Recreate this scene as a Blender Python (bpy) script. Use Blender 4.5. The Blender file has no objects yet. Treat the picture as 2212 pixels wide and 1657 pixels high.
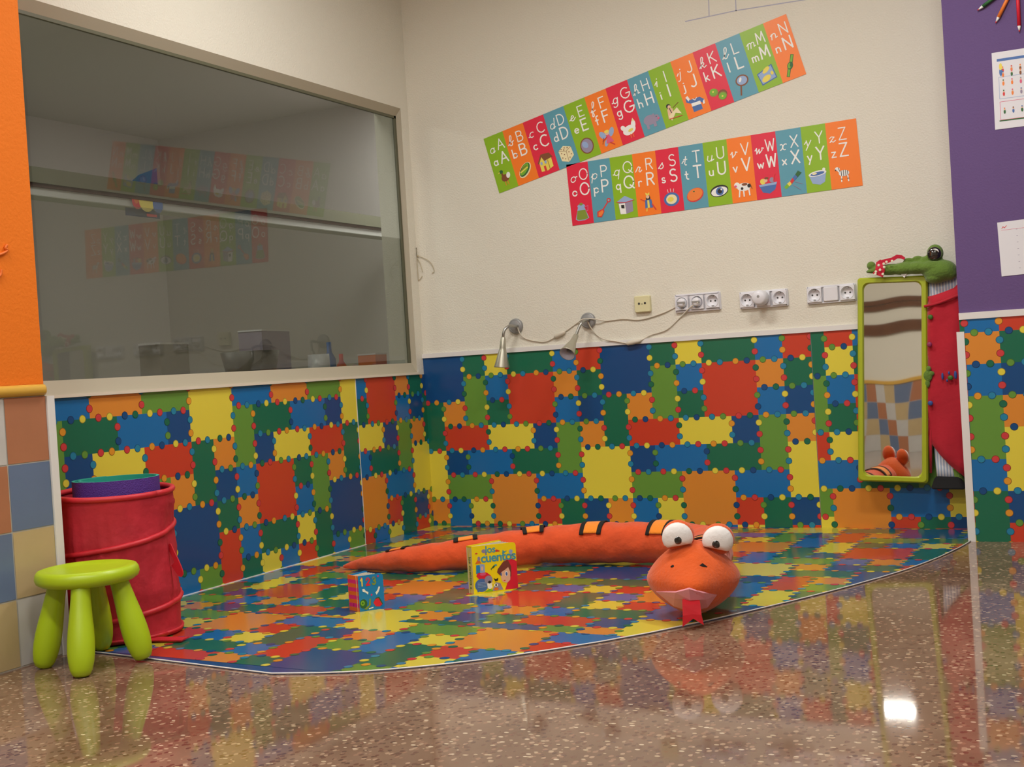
import bpy, bmesh, math, random
from mathutils import Vector, Matrix, noise
random.seed(7)
sc = bpy.context.scene
COL = sc.collection
U = 0.125                                    # one puzzle module = 12.5 cm; all layout numbers below are in modules
W_, H_ = 2212, 1657
# ------------------------------------------------------------------ camera
FPX = 2637.03
CAM = Vector((26.402, -43.448, 6.452))
RX = Vector((0.88804, 0.45560, -0.06182)); UP = Vector((0.04842, 0.04104, 0.99798)); FW = Vector((-0.45722, 0.88924, -0.01439))
cd = bpy.data.cameras.new('camera'); cam = bpy.data.objects.new('camera', cd); COL.objects.link(cam)
cd.sensor_fit = 'HORIZONTAL'; cd.sensor_width = 36.0; cd.lens = FPX / W_ * 36.0; cd.clip_start = 0.05; cd.clip_end = 200
m = Matrix((RX, UP, -FW)).transposed().to_4x4(); m.translation = CAM * U; cam.matrix_world = m
sc.camera = cam
# ------------------------------------------------------------------ world, exposure, room lights
sc.view_settings.view_transform = 'Standard'; sc.view_settings.look = 'None'
sc.view_settings.gamma = 1.0; sc.view_settings.use_curve_mapping = False; sc.view_settings.exposure = -0.02
wd = bpy.data.worlds.new('world'); sc.world = wd; wd.use_nodes = True
wd.node_tree.nodes['Background'].inputs[0].default_value = (0.75, 0.8, 0.9, 1); wd.node_tree.nodes['Background'].inputs[1].default_value = 0.25
PANEL_POWER = 27.0
CEIL = 24.0
LAMPS = [(8.5, -50.9), (22.0, -51.5), (8.6, -34.0), (22.0, -34.0), (10.0, -14.0), (22.0, -14.0)]
# a lamp's own light stays with its fixture below

# ------------------------------------------------------------------ helpers
def at_y(px, py, Y):
    d = FW + (px - W_/2)/FPX*RX + (H_/2 - py)/FPX*UP
    return CAM + d*((Y - CAM.y)/d.y)
def at_x(px, py, X):
    d = FW + (px - W_/2)/FPX*RX + (H_/2 - py)/FPX*UP
    return CAM + d*((X - CAM.x)/d.x)
def at_z(px, py, Z=0.0):
    d = FW + (px - W_/2)/FPX*RX + (H_/2 - py)/FPX*UP
    return CAM + d*((Z - CAM.z)/d.z)

def lin(c):
    return tuple(((v/255.0)/12.92 if v/255.0 <= 0.04045 else ((v/255.0+0.055)/1.055)**2.4) for v in c)
MATS = {}
def mat(name, rgb, rough=0.6, spec=0.5, metal=0.0, bump=0.0, bscale=60.0, var=0.0, vscale=8.0, emit=0.0, coat=0.0, sheen=0.0, gain=1.0, alpha=1.0, trans=0.0):
    m = bpy.data.materials.new(name); m.use_nodes = True; nt = m.node_tree; b = nt.nodes['Principled BSDF']
    c = [min(0.95, v*gain) for v in lin(rgb)] + [1]
    b.inputs['Base Color'].default_value = c; b.inputs['Roughness'].default_value = rough
    b.inputs['Specular IOR Level'].default_value = spec; b.inputs['Metallic'].default_value = metal
    b.inputs['Coat Weight'].default_value = coat; b.inputs['Sheen Weight'].default_value = sheen; b.inputs['Alpha'].default_value = alpha
    b.inputs['Transmission Weight'].default_value = trans
    if emit: b.inputs['Emission Color'].default_value = c; b.inputs['Emission Strength'].default_value = emit
    if bump or var:
        tc = nt.nodes.new('ShaderNodeTexCoord')
    if bump:
        n = nt.nodes.new('ShaderNodeTexNoise'); n.inputs['Scale'].default_value = bscale; n.inputs['Detail'].default_value = 3
        nt.links.new(tc.outputs['Object'], n.inputs['Vector'])
        bp = nt.nodes.new('ShaderNodeBump'); bp.inputs['Strength'].default_value = bump; bp.inputs['Distance'].default_value = 0.004
        nt.links.new(n.outputs['Fac'], bp.inputs['Height']); nt.links.new(bp.outputs['Normal'], b.inputs['Normal'])
    if var:
        n = nt.nodes.new('ShaderNodeTexNoise'); n.inputs['Scale'].default_value = vscale; n.inputs['Detail'].default_value = 4
        nt.links.new(tc.outputs['Object'], n.inputs['Vector'])
        mx = nt.nodes.new('ShaderNodeMix'); mx.data_type = 'RGBA'
        mx.inputs['A'].default_value = [v*(1-var) for v in c[:3]] + [1]; mx.inputs['B'].default_value = [min(1, v*(1+var)) for v in c[:3]] + [1]
        nt.links.new(n.outputs['Fac'], mx.inputs['Factor']); nt.links.new(mx.outputs['Result'], b.inputs['Base Color'])
    MATS[name] = m
    return m

class MB:
    def __init__(s): s.v = []; s.f = []; s.m = []; s.s = []
    def add(s, vs, fs, mt, sm=False):
        o = len(s.v); s.v += [Vector(q) for q in vs]
        for f in fs: s.f.append([i + o for i in f]); s.m.append(mt); s.s.append(sm)
        return s
    def box(s, a, b, mt, M=None):
        (x0, y0, z0), (x1, y1, z1) = a, b
        vs = [Vector(q) for q in ((x0,y0,z0),(x1,y0,z0),(x1,y1,z0),(x0,y1,z0),(x0,y0,z1),(x1,y0,z1),(x1,y1,z1),(x0,y1,z1))]
        if M: vs = [M @ q for q in vs]
        return s.add(vs, [(0,3,2,1),(4,5,6,7),(0,1,5,4),(1,2,6,5),(2,3,7,6),(3,0,4,7)], mt)
    def tube(s, path, rad, mt, n=12, caps=True, up=(0,0,1), sm=True, flat=1.0):
        path = [Vector(q) for q in path]; N = len(path)
        if not hasattr(rad, '__len__'): rad = [rad]*N
        rings = []; prev = None
        for i, q in enumerate(path):
            t = (path[min(i+1, N-1)] - path[max(i-1, 0)]).normalized()
            if prev is None:
                a = Vector(up)
                if abs(a.dot(t)) > 0.95: a = Vector((1, 0, 0))
                nrm = (a - t*a.dot(t)).normalized()
            else: nrm = (prev - t*prev.dot(t)).normalized()
            prev = nrm; bn = t.cross(nrm)
            rings.append([q + (nrm*math.cos(2*math.pi*k/n)*flat + bn*math.sin(2*math.pi*k/n))*rad[i] for k in range(n)])
        vs = [q for r in rings for q in r]
        fs = [(i*n+k, i*n+(k+1) % n, (i+1)*n+(k+1) % n, (i+1)*n+k) for i in range(N-1) for k in range(n)]
        if caps: fs += [tuple(range(n))[::-1], tuple((N-1)*n+k for k in range(n))]
        return s.add(vs, fs, mt, sm)
    def lathe(s, prof, mt, n=32, M=None, sm=True, caps=False):
        vs = []
        for r, z in prof:
            for k in range(n):
                a = 2*math.pi*k/n; vs.append(Vector((r*math.cos(a), r*math.sin(a), z)))
        if M: vs = [M @ q for q in vs]
        N = len(prof)
        fs = [(i*n+k, i*n+(k+1) % n, (i+1)*n+(k+1) % n, (i+1)*n+k) for i in range(N-1) for k in range(n)]
        if caps: fs += [tuple(range(n))[::-1], tuple((N-1)*n+k for k in range(n))]
        return s.add(vs, fs, mt, sm)
    def ell(s, c, r, mt, M=None, nu=24, nv=14, sm=True):
        vs = []; c = Vector(c)
        for j in range(nv+1):
            th = math.pi*j/nv
            for k in range(nu):
                a = 2*math.pi*k/nu
                q = Vector((r[0]*math.sin(th)*math.cos(a), r[1]*math.sin(th)*math.sin(a), r[2]*math.cos(th)))
                if M: q = M @ q
                vs.append(c + q)
        fs = [(j*nu+k, (j+1)*nu+k, (j+1)*nu+(k+1) % nu, j*nu+(k+1) % nu) for j in range(nv) for k in range(nu)]
        return s.add(vs, fs, mt, sm)
    def poly(s, pts, mt): return s.add(pts, [tuple(range(len(pts)))], mt)
    def build(s, name, parent=None, origin=None, label=None, cat=None, group=None, kind=None, mods=None):
        me = bpy.data.meshes.new(name)
        if parent is not None: org = Vector(parent['_o'])
        else: org = Vector(origin) if origin is not None else Vector((0, 0, 0))
        me.from_pydata([tuple((q - org)*U) for q in s.v], [], s.f)
        names = []
        for mt in s.m:
            if mt not in names: names.append(mt)
        for k in names: me.materials.append(MATS[k])
        me.polygons.foreach_set('material_index', [names.index(k) for k in s.m])
        me.polygons.foreach_set('use_smooth', s.s); me.update()
        o = bpy.data.objects.new(name, me); COL.objects.link(o)
        if parent is not None: o.parent = parent
        else: o.location = org*U
        o['_o'] = tuple(org)
        tag(o, label, cat, group, kind)
        return o
def tag(o, label=None, cat=None, group=None, kind=None):
    for k, v in (('label', label), ('category', cat), ('group', group), ('kind', kind)):
        if v: o[k] = v
    return o
def thing(name, org, label, cat, group=None):
    o = bpy.data.objects.new(name, None); COL.objects.link(o); o.location = Vector(org)*U; o['_o'] = tuple(org); o.empty_display_size = 0.03
    return tag(o, label, cat, group)
def rot_to(axis):
    return Vector((0, 0, 1)).rotation_difference(Vector(axis).normalized()).to_matrix().to_4x4()
def TR(p): return Matrix.Translation(Vector(p))
def cat_rom(P, n=8):
    P = [Vector(q) for q in P]; out = []
    for i in range(len(P)-1):
        a = P[max(i-1, 0)]; b = P[i]; c = P[i+1]; d = P[min(i+2, len(P)-1)]
        for k in range(n):
            t = k/n
            out.append(0.5*((2*b) + (c-a)*t + (2*a-5*b+4*c-d)*t*t + (3*b-3*c+d-a)*t**3))
    out.append(P[-1]); return out

# ------------------------------------------------------------------ materials
mat('plaster', (225, 221, 207), rough=0.85, spec=0.25, bump=0.6, bscale=130)
mat('ceiling_white', (232, 230, 224), rough=0.9)
mat('orange_paint', (236, 122, 26), rough=0.75, spec=0.3, bump=0.4, bscale=110)
mat('purple_paint', (102, 80, 130), rough=0.75, spec=0.3, bump=0.35, bscale=120)
mat('other_room', (205, 198, 196), rough=0.9); mat('other_room_low', (150, 156, 128), rough=0.9); mat('beam_grey', (112, 112, 92), rough=0.8); mat('beam_dark', (80, 60, 48), rough=0.8); mat('beam_pale', (190, 190, 185), rough=0.8)
mat('reveal', (176, 168, 148), rough=0.7); mat('gasket', (92, 92, 72), rough=0.5)
mat('white_pvc', (226, 224, 222), rough=0.45); mat('lip_white', (226, 218, 200), rough=0.5)
mat('grout', (190, 186, 178), rough=0.8)
TS = {'W': (196, 194, 190), 'T': (176, 118, 86), 'B': (104, 122, 152), 'Y': (192, 170, 128)}
for k, v in TS.items(): mat('tile_' + k, v, rough=0.28, var=0.08, vscale=14)
mat('listello', (214, 168, 66), rough=0.35)
PC = {'B': (24, 76, 132), 'C': (28, 110, 174), 'G': (30, 108, 80), 'L': (102, 150, 62), 'R': (202, 66, 44), 'Y': (226, 210, 72), 'O': (220, 140, 54)}
for k, v in PC.items():
    mat('puzzle_' + k, v, rough=0.22, spec=0.45, gain=1.0)
    mat('outline_' + k, tuple(x*0.66 for x in v), rough=0.3, spec=0.4)
    mat('floor_' + k, v, rough=0.16, spec=0.6, gain=0.85)
    mat('floorline_' + k, tuple(x*0.7 for x in v), rough=0.16, spec=0.6)
for k, v in {'R': (206, 62, 66), 'C': (34, 132, 168), 'O': (224, 152, 44)}.items():
    mat('dot_' + k, v, rough=0.3); mat('fdot_' + k, v, rough=0.16, gain=0.85)
mat('stool_green', (170, 198, 20), rough=0.38, spec=0.5); 
mat('hamper_red', (186, 42, 56), rough=0.7, spec=0.3, var=0.35, vscale=11, bump=0.9, bscale=30, alpha=1.0); mat('hamper_trim', (200, 34, 48), rough=0.5)
mat('yoga_purple', (82, 46, 142), rough=0.7, bump=0.8, bscale=260); mat('yoga_teal', (36, 160, 140), rough=0.7)
mat('plush_orange', (218, 84, 40), rough=0.85, spec=0.2, var=0.22, vscale=24, bump=1.0, bscale=38, sheen=0.3)
mat('plush_head', (216, 90, 30), rough=0.85, spec=0.2, var=0.14, vscale=22, bump=0.6, bscale=110, sheen=0.3)
mat('plush_yellow', (246, 140, 22), rough=0.85, sheen=0.3, bump=0.5, bscale=120); mat('plush_black', (26, 22, 20), rough=0.9)
mat('plush_white', (236, 234, 232), rough=0.9, sheen=0.3, bump=0.4, bscale=90); mat('plush_pink', (226, 150, 162), rough=0.6, bump=0.4, bscale=40)
mat('plush_red', (212, 26, 42), rough=0.7); mat('eye_black', (14, 12, 16), rough=0.08, spec=0.8, coat=1.0)
mat('croc_green', (98, 130, 44), rough=0.9, sheen=0.3, bump=0.9, bscale=120, var=0.12, vscale=30)
mat('croc_red', (186, 20, 42), rough=0.85, sheen=0.2, bump=0.7, bscale=30, var=0.2, vscale=8)
mat('croc_shoe', (14, 14, 14), rough=0.9); mat('dot_cream', (232, 224, 200), rough=0.9); mat('scarf_red', (196, 22, 54), rough=0.8)
mat('button_green', (60, 110, 30), rough=0.5); mat('button_pink', (150, 40, 90), rough=0.5); mat('button_blue', (50, 80, 150), rough=0.5)
mat('frame_lime', (168, 180, 34), rough=0.35); mat('steel', (170, 170, 165), rough=0.32, metal=0.9); mat('shade_metal', (190, 188, 172), rough=0.36, metal=0.75); mat('lamp_grey', (150, 150, 150), rough=0.45, metal=0.3)
mat('shade_inside', (205, 205, 220), rough=0.35); mat('bulb_dark', (95, 98, 100), rough=0.3); mat('cable_white', (214, 206, 190), rough=0.5)
mat('socket_white', (226, 226, 232), rough=0.3); mat('socket_cream', (222, 216, 172), rough=0.35); mat('socket_line', (165, 162, 165), rough=0.5); mat('hole_dark', (50, 48, 46), rough=0.5); mat('plug_grey', (150, 148, 145), rough=0.5)
mat('paper', (226, 226, 232), rough=0.8); mat('pencil_line', (178, 178, 196), rough=0.9); mat('string_beige', (190, 178, 150), rough=0.9)
mat('wood_brown', (104, 66, 40), rough=0.6, var=0.25, vscale=12)
mat('fill_glow', (255, 255, 250), emit=1.5)
mat('desk_wood', (140, 110, 80), rough=0.6)
# illustration palette
ILL = {'w': (240, 240, 236), 'k': (30, 30, 30), 'g': (120, 180, 40), 'dg': (40, 100, 50), 'r': (215, 50, 50), 'y': (235, 215, 90), 'o': (240, 130, 50), 'b': (70, 110, 175), 'lb': (150, 175, 215), 'br': (130, 75, 40), 'sk': (232, 190, 155), 'cr': (238, 226, 180), 'gy': (150, 140, 165), 'p': (222, 90, 130), 't': (120, 180, 190), 'ol': (130, 150, 50), 'cy': (20, 135, 195), 'rh': (222, 28, 54), 'hb': (120, 62, 48), 'ty': (70, 160, 175), 'mg': (214, 40, 120), 'ora': (226, 110, 30)}
for k, v in ILL.items(): mat('ink_' + k, v, rough=0.5)
for k, v in {'pG': (142, 186, 36), 'pO': (250, 128, 40), 'pR': (226, 42, 70), 'pT': (92, 158, 178)}.items(): mat('card_' + k, v, rough=0.35, spec=0.4)
mat('book_yellow', (246, 224, 16), rough=0.3); mat('book_yellow_spine', (214, 190, 10), rough=0.3); mat('book_blue', (14, 130, 196), rough=0.3); mat('pages', (205, 195, 175), rough=0.8)
# nodes-only materials
def special():
    # mirror
    m = bpy.data.materials.new('mirror_silver'); m.use_nodes = True; b = m.node_tree.nodes['Principled BSDF']
    b.inputs['Base Color'].default_value = (0.80, 0.80, 0.76, 1); b.inputs['Metallic'].default_value = 1; b.inputs['Roughness'].default_value = 0.02; MATS['mirror_silver'] = m
    # window glass: clear tinted pane with a real Fresnel reflection
    m = bpy.data.materials.new('window_glass'); m.use_nodes = True; nt = m.node_tree; nt.nodes.clear()
    out = nt.nodes.new('ShaderNodeOutputMaterial'); tr = nt.nodes.new('ShaderNodeBsdfTransparent'); gl = nt.nodes.new('ShaderNodeBsdfGlossy'); fr = nt.nodes.new('ShaderNodeFresnel'); mx = nt.nodes.new('ShaderNodeMixShader')
    tr.inputs[0].default_value = (0.70, 0.685, 0.65, 1); gl.inputs['Roughness'].default_value = 0.015; gl.inputs['Color'].default_value = (1, 1, 1, 1); fr.inputs['IOR'].default_value = 1.55
    nt.links.new(fr.outputs[0], mx.inputs[0]); nt.links.new(tr.outputs[0], mx.inputs[1]); nt.links.new(gl.outputs[0], mx.inputs[2]); nt.links.new(mx.outputs[0], out.inputs[0]); MATS['window_glass'] = m
    # terrazzo
    m = bpy.data.materials.new('terrazzo'); m.use_nodes = True; nt = m.node_tree; b = nt.nodes['Principled BSDF']
    tc = nt.nodes.new('ShaderNodeTexCoord'); prev = None
    nz = nt.nodes.new('ShaderNodeTexNoise'); nz.inputs['Scale'].default_value = 3.0; nz.inputs['Detail'].default_value = 5; nt.links.new(tc.outputs['Object'], nz.inputs['Vector'])
    base = nt.nodes.new('ShaderNodeValToRGB'); base.color_ramp.elements[0].color = (0.155, 0.084, 0.052, 1); base.color_ramp.elements[1].color = (0.27, 0.165, 0.11, 1); base.color_ramp.elements[0].position = .3; base.color_ramp.elements[1].position = .7
    nt.links.new(nz.outputs['Fac'], base.inputs[0]); cur = base.outputs[0]
    for sc_, th, stops, seed in ((74, 0.42, [(0, (0.16, 0.075, 0.05)), (0.35, (0.30, 0.17, 0.11)), (0.6, (0.13, 0.065, 0.045)), (0.8, (0.40, 0.27, 0.18))], 0.0),
                                 (44, 0.27, [(0, (0.50, 0.38, 0.25)), (0.4, (0.20, 0.09, 0.06)), (0.62, (0.62, 0.50, 0.36)), (0.85, (0.15, 0.08, 0.06))], 3.7)):
        mp = nt.nodes.new('ShaderNodeMapping'); mp.inputs['Location'].default_value = (seed, seed*.7, 0); mp.inputs['Scale'].default_value = (1, 1.5 if seed else 0.8, 1)
        nt.links.new(tc.outputs['Object'], mp.inputs[0])
        v = nt.nodes.new('ShaderNodeTexVoronoi'); v.inputs['Scale'].default_value = sc_; v.inputs['Randomness'].default_value = 1.0; nt.links.new(mp.outputs[0], v.inputs['Vector'])
        lt = nt.nodes.new('ShaderNodeMath'); lt.operation = 'LESS_THAN'; lt.inputs[1].default_value = th; nt.links.new(v.outputs['Distance'], lt.inputs[0])
        sp = nt.nodes.new('ShaderNodeSeparateColor'); nt.links.new(v.outputs['Color'], sp.inputs[0])
        rp = nt.nodes.new('ShaderNodeValToRGB'); rp.color_ramp.interpolation = 'CONSTANT'
        while len(rp.color_ramp.elements) < len(stops): rp.color_ramp.elements.new(0.5)
        for e, (ps, c) in zip(rp.color_ramp.elements, stops): e.position = ps; e.color = (*c, 1)
        nt.links.new(sp.outputs[0], rp.inputs[0])
        pick = nt.nodes.new('ShaderNodeMath'); pick.operation = 'LESS_THAN'; pick.inputs[1].default_value = 0.75 if not seed else 0.42; nt.links.new(sp.outputs[1], pick.inputs[0])
        mu = nt.nodes.new('ShaderNodeMath'); mu.operation = 'MULTIPLY'; nt.links.new(lt.outputs[0], mu.inputs[0]); nt.links.new(pick.outputs[0], mu.inputs[1])
        mx = nt.nodes.new('ShaderNodeMix'); mx.data_type = 'RGBA'; nt.links.new(mu.outputs[0], mx.inputs['Factor']); nt.links.new(cur, mx.inputs['A']); nt.links.new(rp.outputs[0], mx.inputs['B']); cur = mx.outputs['Result']
    nt.links.new(cur, b.inputs['Base Color']); b.inputs['Roughness'].default_value = 0.05; b.inputs['IOR'].default_value = 1.65; MATS['terrazzo'] = m
    # striped shirt
    m = bpy.data.materials.new('shirt_stripe'); m.use_nodes = True; nt = m.node_tree; b = nt.nodes['Principled BSDF']; tc = nt.nodes.new('ShaderNodeTexCoord')
    w = nt.nodes.new('ShaderNodeTexWave'); w.inputs['Scale'].default_value = 26; nt.links.new(tc.outputs['Object'], w.inputs['Vector'])
    rp = nt.nodes.new('ShaderNodeValToRGB'); rp.color_ramp.elements[0].color = (*lin((160, 180, 210)), 1); rp.color_ramp.elements[1].color = (*lin((240, 242, 246)), 1); nt.links.new(w.outputs['Color'], rp.inputs[0]); nt.links.new(rp.outputs[0], b.inputs['Base Color']); b.inputs['Roughness'].default_value = .9; MATS['shirt_stripe'] = m
    # lamp diffuser
    mat('lamp_glow', (255, 252, 246), emit=10.0)
special()

# ------------------------------------------------------------------ room shell
YF = -70.0; XR = 44.0
def struct(mb, name, **k): return mb.build(name, kind='structure', **k)
struct(MB().box((-1.3, 0, -1), (XR+1, 1.3, CEIL+.5), 'plaster'), 'wall_back')
wl = MB(); OY0, OY1, OZ0, OZ1 = -21.0, -0.56, 6.41, 17.27
wl.box((-1.3, OY1, 0), (0, 0, CEIL), 'plaster').box((-1.3, YF, 0), (0, OY0, CEIL), 'plaster').box((-1.3, OY0, 0), (0, OY1, OZ0), 'plaster').box((-1.3, OY0, OZ1), (0, OY1, CEIL), 'plaster')
struct(wl, 'wall_left')
struct(MB().box((-1.3, YF-1.3, 0), (XR+1, YF, CEIL), 'plaster'), 'wall_front')
struct(MB().box((XR, YF, 0), (XR+1.3, 0, CEIL), 'plaster'), 'wall_right')
struct(MB().box((-1.3, YF-1.3, CEIL), (XR+1.3, 1.3, CEIL+.8), 'ceiling_white'), 'ceiling')
struct(MB().box((-1.3, YF-1.3, -1), (XR+1.3, 1.3, 0), 'terrazzo'), 'floor')
# projecting purple wall on the right
JX, JY = 21.41, -2.6
struct(MB().box((JX, JY, 0), (XR, 0, CEIL), 'purple_paint'), 'wall_right_purple')
# orange pier at the left, tiled below
PX, PY0, PY1 = 2.36, -31.0, -21.93
struct(MB().box((0, PY0, 0), (PX, PY1, CEIL), 'orange_paint'), 'wall_left_pier')
def tiles(mb, fn, ncol, nrow, sgn, off=0, w=1.6, h=1.605, c0=0.0, x_end=None):
    seq = 'WTBY'; g = 0.018
    for i in range(ncol):
        for j in range(nrow):                 # j=0 is the top row
            a, b = c0 + i*w + g, c0 + (i+1)*w - g
            if x_end is not None: b = min(b, x_end)
            if b <= a: continue
            z1 = 6.44 - j*h - g; z0 = 6.44 - (j+1)*h + g
            mb.poly([fn(a, z0), fn(b, z0), fn(b, z1), fn(a, z1)], 'tile_' + seq[(i + sgn*j + off) % 4])
tp = MB().box((PX, PY0, 0), (2.40, PY1, 6.44), 'grout')
tiles(tp, lambda a, z: Vector((2.412, a, z)), 6, 4, 1, off=0, c0=-23.2-1.6*5, x_end=PY1-.02)
struct(tp, 'wall_left_pier_tiles')
tf = MB().box((0, YF, 0), (XR, YF+.05, 6.44), 'grout')
tiles(tf, lambda a, z: Vector((XR-a, YF+.06, z)), 27, 4, 1, off=1)
tf.box((0, YF, 6.44), (XR, YF+.15, 6.72), 'listello')
struct(tf, 'wall_front_tiles')
# rounded ochre border tile between orange paint and tiles
prof = [(0, 6.44), (.10, 6.46), (.15, 6.52), (.16, 6.58), (.15, 6.64), (.10, 6.70), (0, 6.72)]
lb = MB(); ys = [PY0, PY1-.1, PY1-.03, PY1+.03]; vs = []
for k, y in enumerate(ys):
    q = 1 if k < 2 else (0.75 if k == 2 else 0.2)
    vs += [Vector((PX + .02 + d*q, y, 6.58 + (z-6.58)*(1 if k < 3 else .8))) for d, z in prof]
n = len(prof); lb.add(vs, [(i*n+k, i*n+k+1, (i+1)*n+k+1, (i+1)*n+k) for i in range(3) for k in range(n-1)], 'listello', True)
struct(lb, 'trim_1')
struct(MB().box((2.30, PY1-.01, 0), (2.46, PY1+.22, 6.42), 'white_pvc'), 'trim_2')              # corner guard on pier
struct(MB().box((0.0, -.10, 6.99), (JX, 0, 7.17), 'white_pvc'), 'trim_3')                      # rail over back puzzle sheet
struct(MB().box((JX, JY-.08, 7.03), (XR, JY, 7.24), 'white_pvc'), 'trim_4')
struct(MB().box((JX-.10, JY-.06, 0), (JX+.13, JY+.02, 6.65), 'white_pvc'), 'trim_5')              # corner guard right
# interior window: lip, reveal, frame, pane
w = thing('window_1', (0, -10, OZ0), None, None); w['kind'] = 'structure'
MB().box((-.5, OY0, OZ0-.07), (.14, -.44, OZ0+.02), 'lip_white').build('sill', w)
fr = MB()
fr.add([(0, OY0, OZ0+.02), (0, OY1, OZ0+.02), (-.2, OY1, 6.83), (-.2, OY0, 6.83)], [(0, 1, 2, 3)], 'reveal')
fr.add([(0, OY0, OZ1), (0, OY1, OZ1), (-.2, OY1, 16.97), (-.2, OY0, 16.97)], [(3, 2, 1, 0)], 'reveal')
fr.add([(0, OY1, OZ0), (0, OY1, OZ1), (-.2, OY1-.08, 16.97), (-.2, OY1-.08, 6.83)], [(0, 1, 2, 3)], 'reveal')
fr.build('frame', w)
gk = MB().box((-.3, OY0, 16.87), (-.2, OY1-.06, 17.0), 'gasket').box((-.3, OY1-.2, 6.83), (-.2, OY1-.06, 17.0), 'gasket').box((-.3, OY0, 6.78), (-.2, OY1-.06, 6.83), 'gasket')
gk.build('gasket', w)
fz = at_x(400, 459, -.26).z
fm0 = bpy.data.materials.new('window_film'); fm0.use_nodes = True; nt0 = fm0.node_tree; nt0.nodes.clear(); o0 = nt0.nodes.new('ShaderNodeOutputMaterial'); t0 = nt0.nodes.new('ShaderNodeBsdfTransparent'); d0 = nt0.nodes.new('ShaderNodeBsdfDiffuse'); m0 = nt0.nodes.new('ShaderNodeMixShader')
t0.inputs[0].default_value = (.95, .96, .90, 1); d0.inputs[0].default_value = (.20, .20, .155, 1); m0.inputs[0].default_value = .42; nt0.links.new(t0.outputs[0], m0.inputs[1]); nt0.links.new(d0.outputs[0], m0.inputs[2]); nt0.links.new(m0.outputs[0], o0.inputs[0]); MATS['window_film'] = fm0
MB().add([(-.285, OY0, 6.8), (-.285, OY1-.1, 6.8), (-.285, OY1-.1, fz), (-.285, OY0, fz)], [(0, 1, 2, 3)], 'window_film').build('film', w, label='hazy film on the lower part of the pane')
MB().add([(-.27, OY0, 6.8), (-.27, OY1-.1, 6.8), (-.27, OY1-.1, 16.95), (-.27, OY0, 16.95)], [(0, 1, 2, 3)], 'window_glass').build('pane', w)

# ------------------------------------------------------------------ room behind the window
struct(MB().box((-34, -60, 7.2), (-33, 21, 23.5), 'other_room').box((-34, -60, 0), (-33, 21, 7.2), 'other_room_low'), 'wall_neighbour_west')
struct(MB().box((-34, 21, 0), (-1.3, 22, 24), 'other_room'), 'wall_neighbour_north')
struct(MB().box((-34, -61, 0), (-1.3, -60, 24), 'other_room'), 'wall_neighbour_south')
struct(MB().box((-34, -60, 23.5), (-1.3, 21, 24.5), 'other_room'), 'ceiling_neighbour')
struct(MB().box((-34, -60, -1), (-1.3, 21, 0), 'other_room_low'), 'floor_neighbour')
struct(MB().box((-1.32, 0, 0), (-1.30, 21, 24), 'other_room'), 'wall_neighbour_east')
for (x, y, en) in ((-4.2, -16, 22), (-20, -14, 48), (-8, 18, 32)):  # added fill lights, out of view, brighten what shows through the glass
    t = thing('ceiling_light', (x, y, 23.5), 'unseen square fill light added to brighten the room behind the interior window', 'ceiling light', 'added neighbour room fill lights')
    MB().box((x-2, y-2, 23.2), (x+2, y+2, 23.45), 'fill_glow').build('diffuser', t)
    ld = bpy.data.lights.new('neighbour_fill', 'AREA'); ld.shape = 'SQUARE'; ld.size = .5; ld.energy = en; ld.color = (.95, 1.0, .97)
    lo = bpy.data.objects.new('neighbour_fill', ld); COL.objects.link(lo); lo.location = Vector((x, y, 23.1))*U
# long cupboard-top ledge on its far wall, a picture, and things on the work surface under the window
bX = -13
def bz(px, py): return at_x(px, py, bX)
p1, p2, p3, p4 = bz(400, 407), bz(400, 436), bz(400, 443), bz(400, 459)
b = MB().box((bX-1.2, -58, p2.z), (bX, 20, p1.z), 'beam_grey').box((bX-1.2, -58, p3.z), (bX-.1, 20, p2.z), 'beam_dark').box((bX-1.2, -58, p4.z), (bX-.2, 20, p3.z), 'beam_pale'); b.build('ceiling_beam', origin=(bX, -20, p4.z), label='long grey-green beam crossing the dim room behind the glass', cat='beam')
q0, q1 = bz(285, 425), bz(360, 445)
g = MB()
PW = abs(q1.y-q0.y); 
def pf(x, y, l): return Vector((bX-.15+l, q0.y + x, p4.z-.35 + y))
g.poly([pf(0, 0, -.3), pf(PW, 0, -.3), pf(PW, 2.35, -.3), pf(PW*.45, 1.9, -.3), pf(0, 1.2, -.3)], 'puzzle_B'); shape_late = (g, pf, PW)


# ------------------------------------------------------------------ puzzle print
IDS = ["AAbcddef", "AAghiijk", "lmgniiop", "lqqsstuv", "WxyyzzuW", "WBBCCDDW", "EFGCCHIJ", "KFbLMNIf"]
COLR = dict(A='B', b='G', c='Y', d='G', e='C', f='R', g='L', h='C', i='R', j='O', k='G', l='G', m='O', n='G', o='C', p='B', q='R', s='Y', t='B', u='L', v='O', W='Y', x='B', y='C', z='G', B='L', C='O', D='C', E='O', F='C', G='Y', H='R', I='G', J='B', K='L', L='R', M='C', N='Y')
HD = ["OY LG -- LB BY LC OB --", "-- -- OB LC YC OB LC BY", "RO CY -- BR -- -- BG LC", "-- GB OC CB CL RG OC LC", "CR CY BO CR OR LC -- BG", "-- RC RY GB YR YB CR --", "LC BG OR -- -- OR BY CG", "BG -- RO GY LC BO -- LC"]
VD = ["RG OY CO RY -- -- YR YG", "-- -- LY RC OC OR RY RY", "CY CG RC -- LG -- LB YR", "RC GO YR GC -- RC GC OL", "CR RY CL -- BR -- -- GY", "-- -- -- OC -- RG BG LR", "YR GR LB YR RO -- LY CY", "LO CR YR GC RC RO RO CO"]
HD = [r.split() for r in HD]; VD = [r.split() for r in VD]
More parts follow.
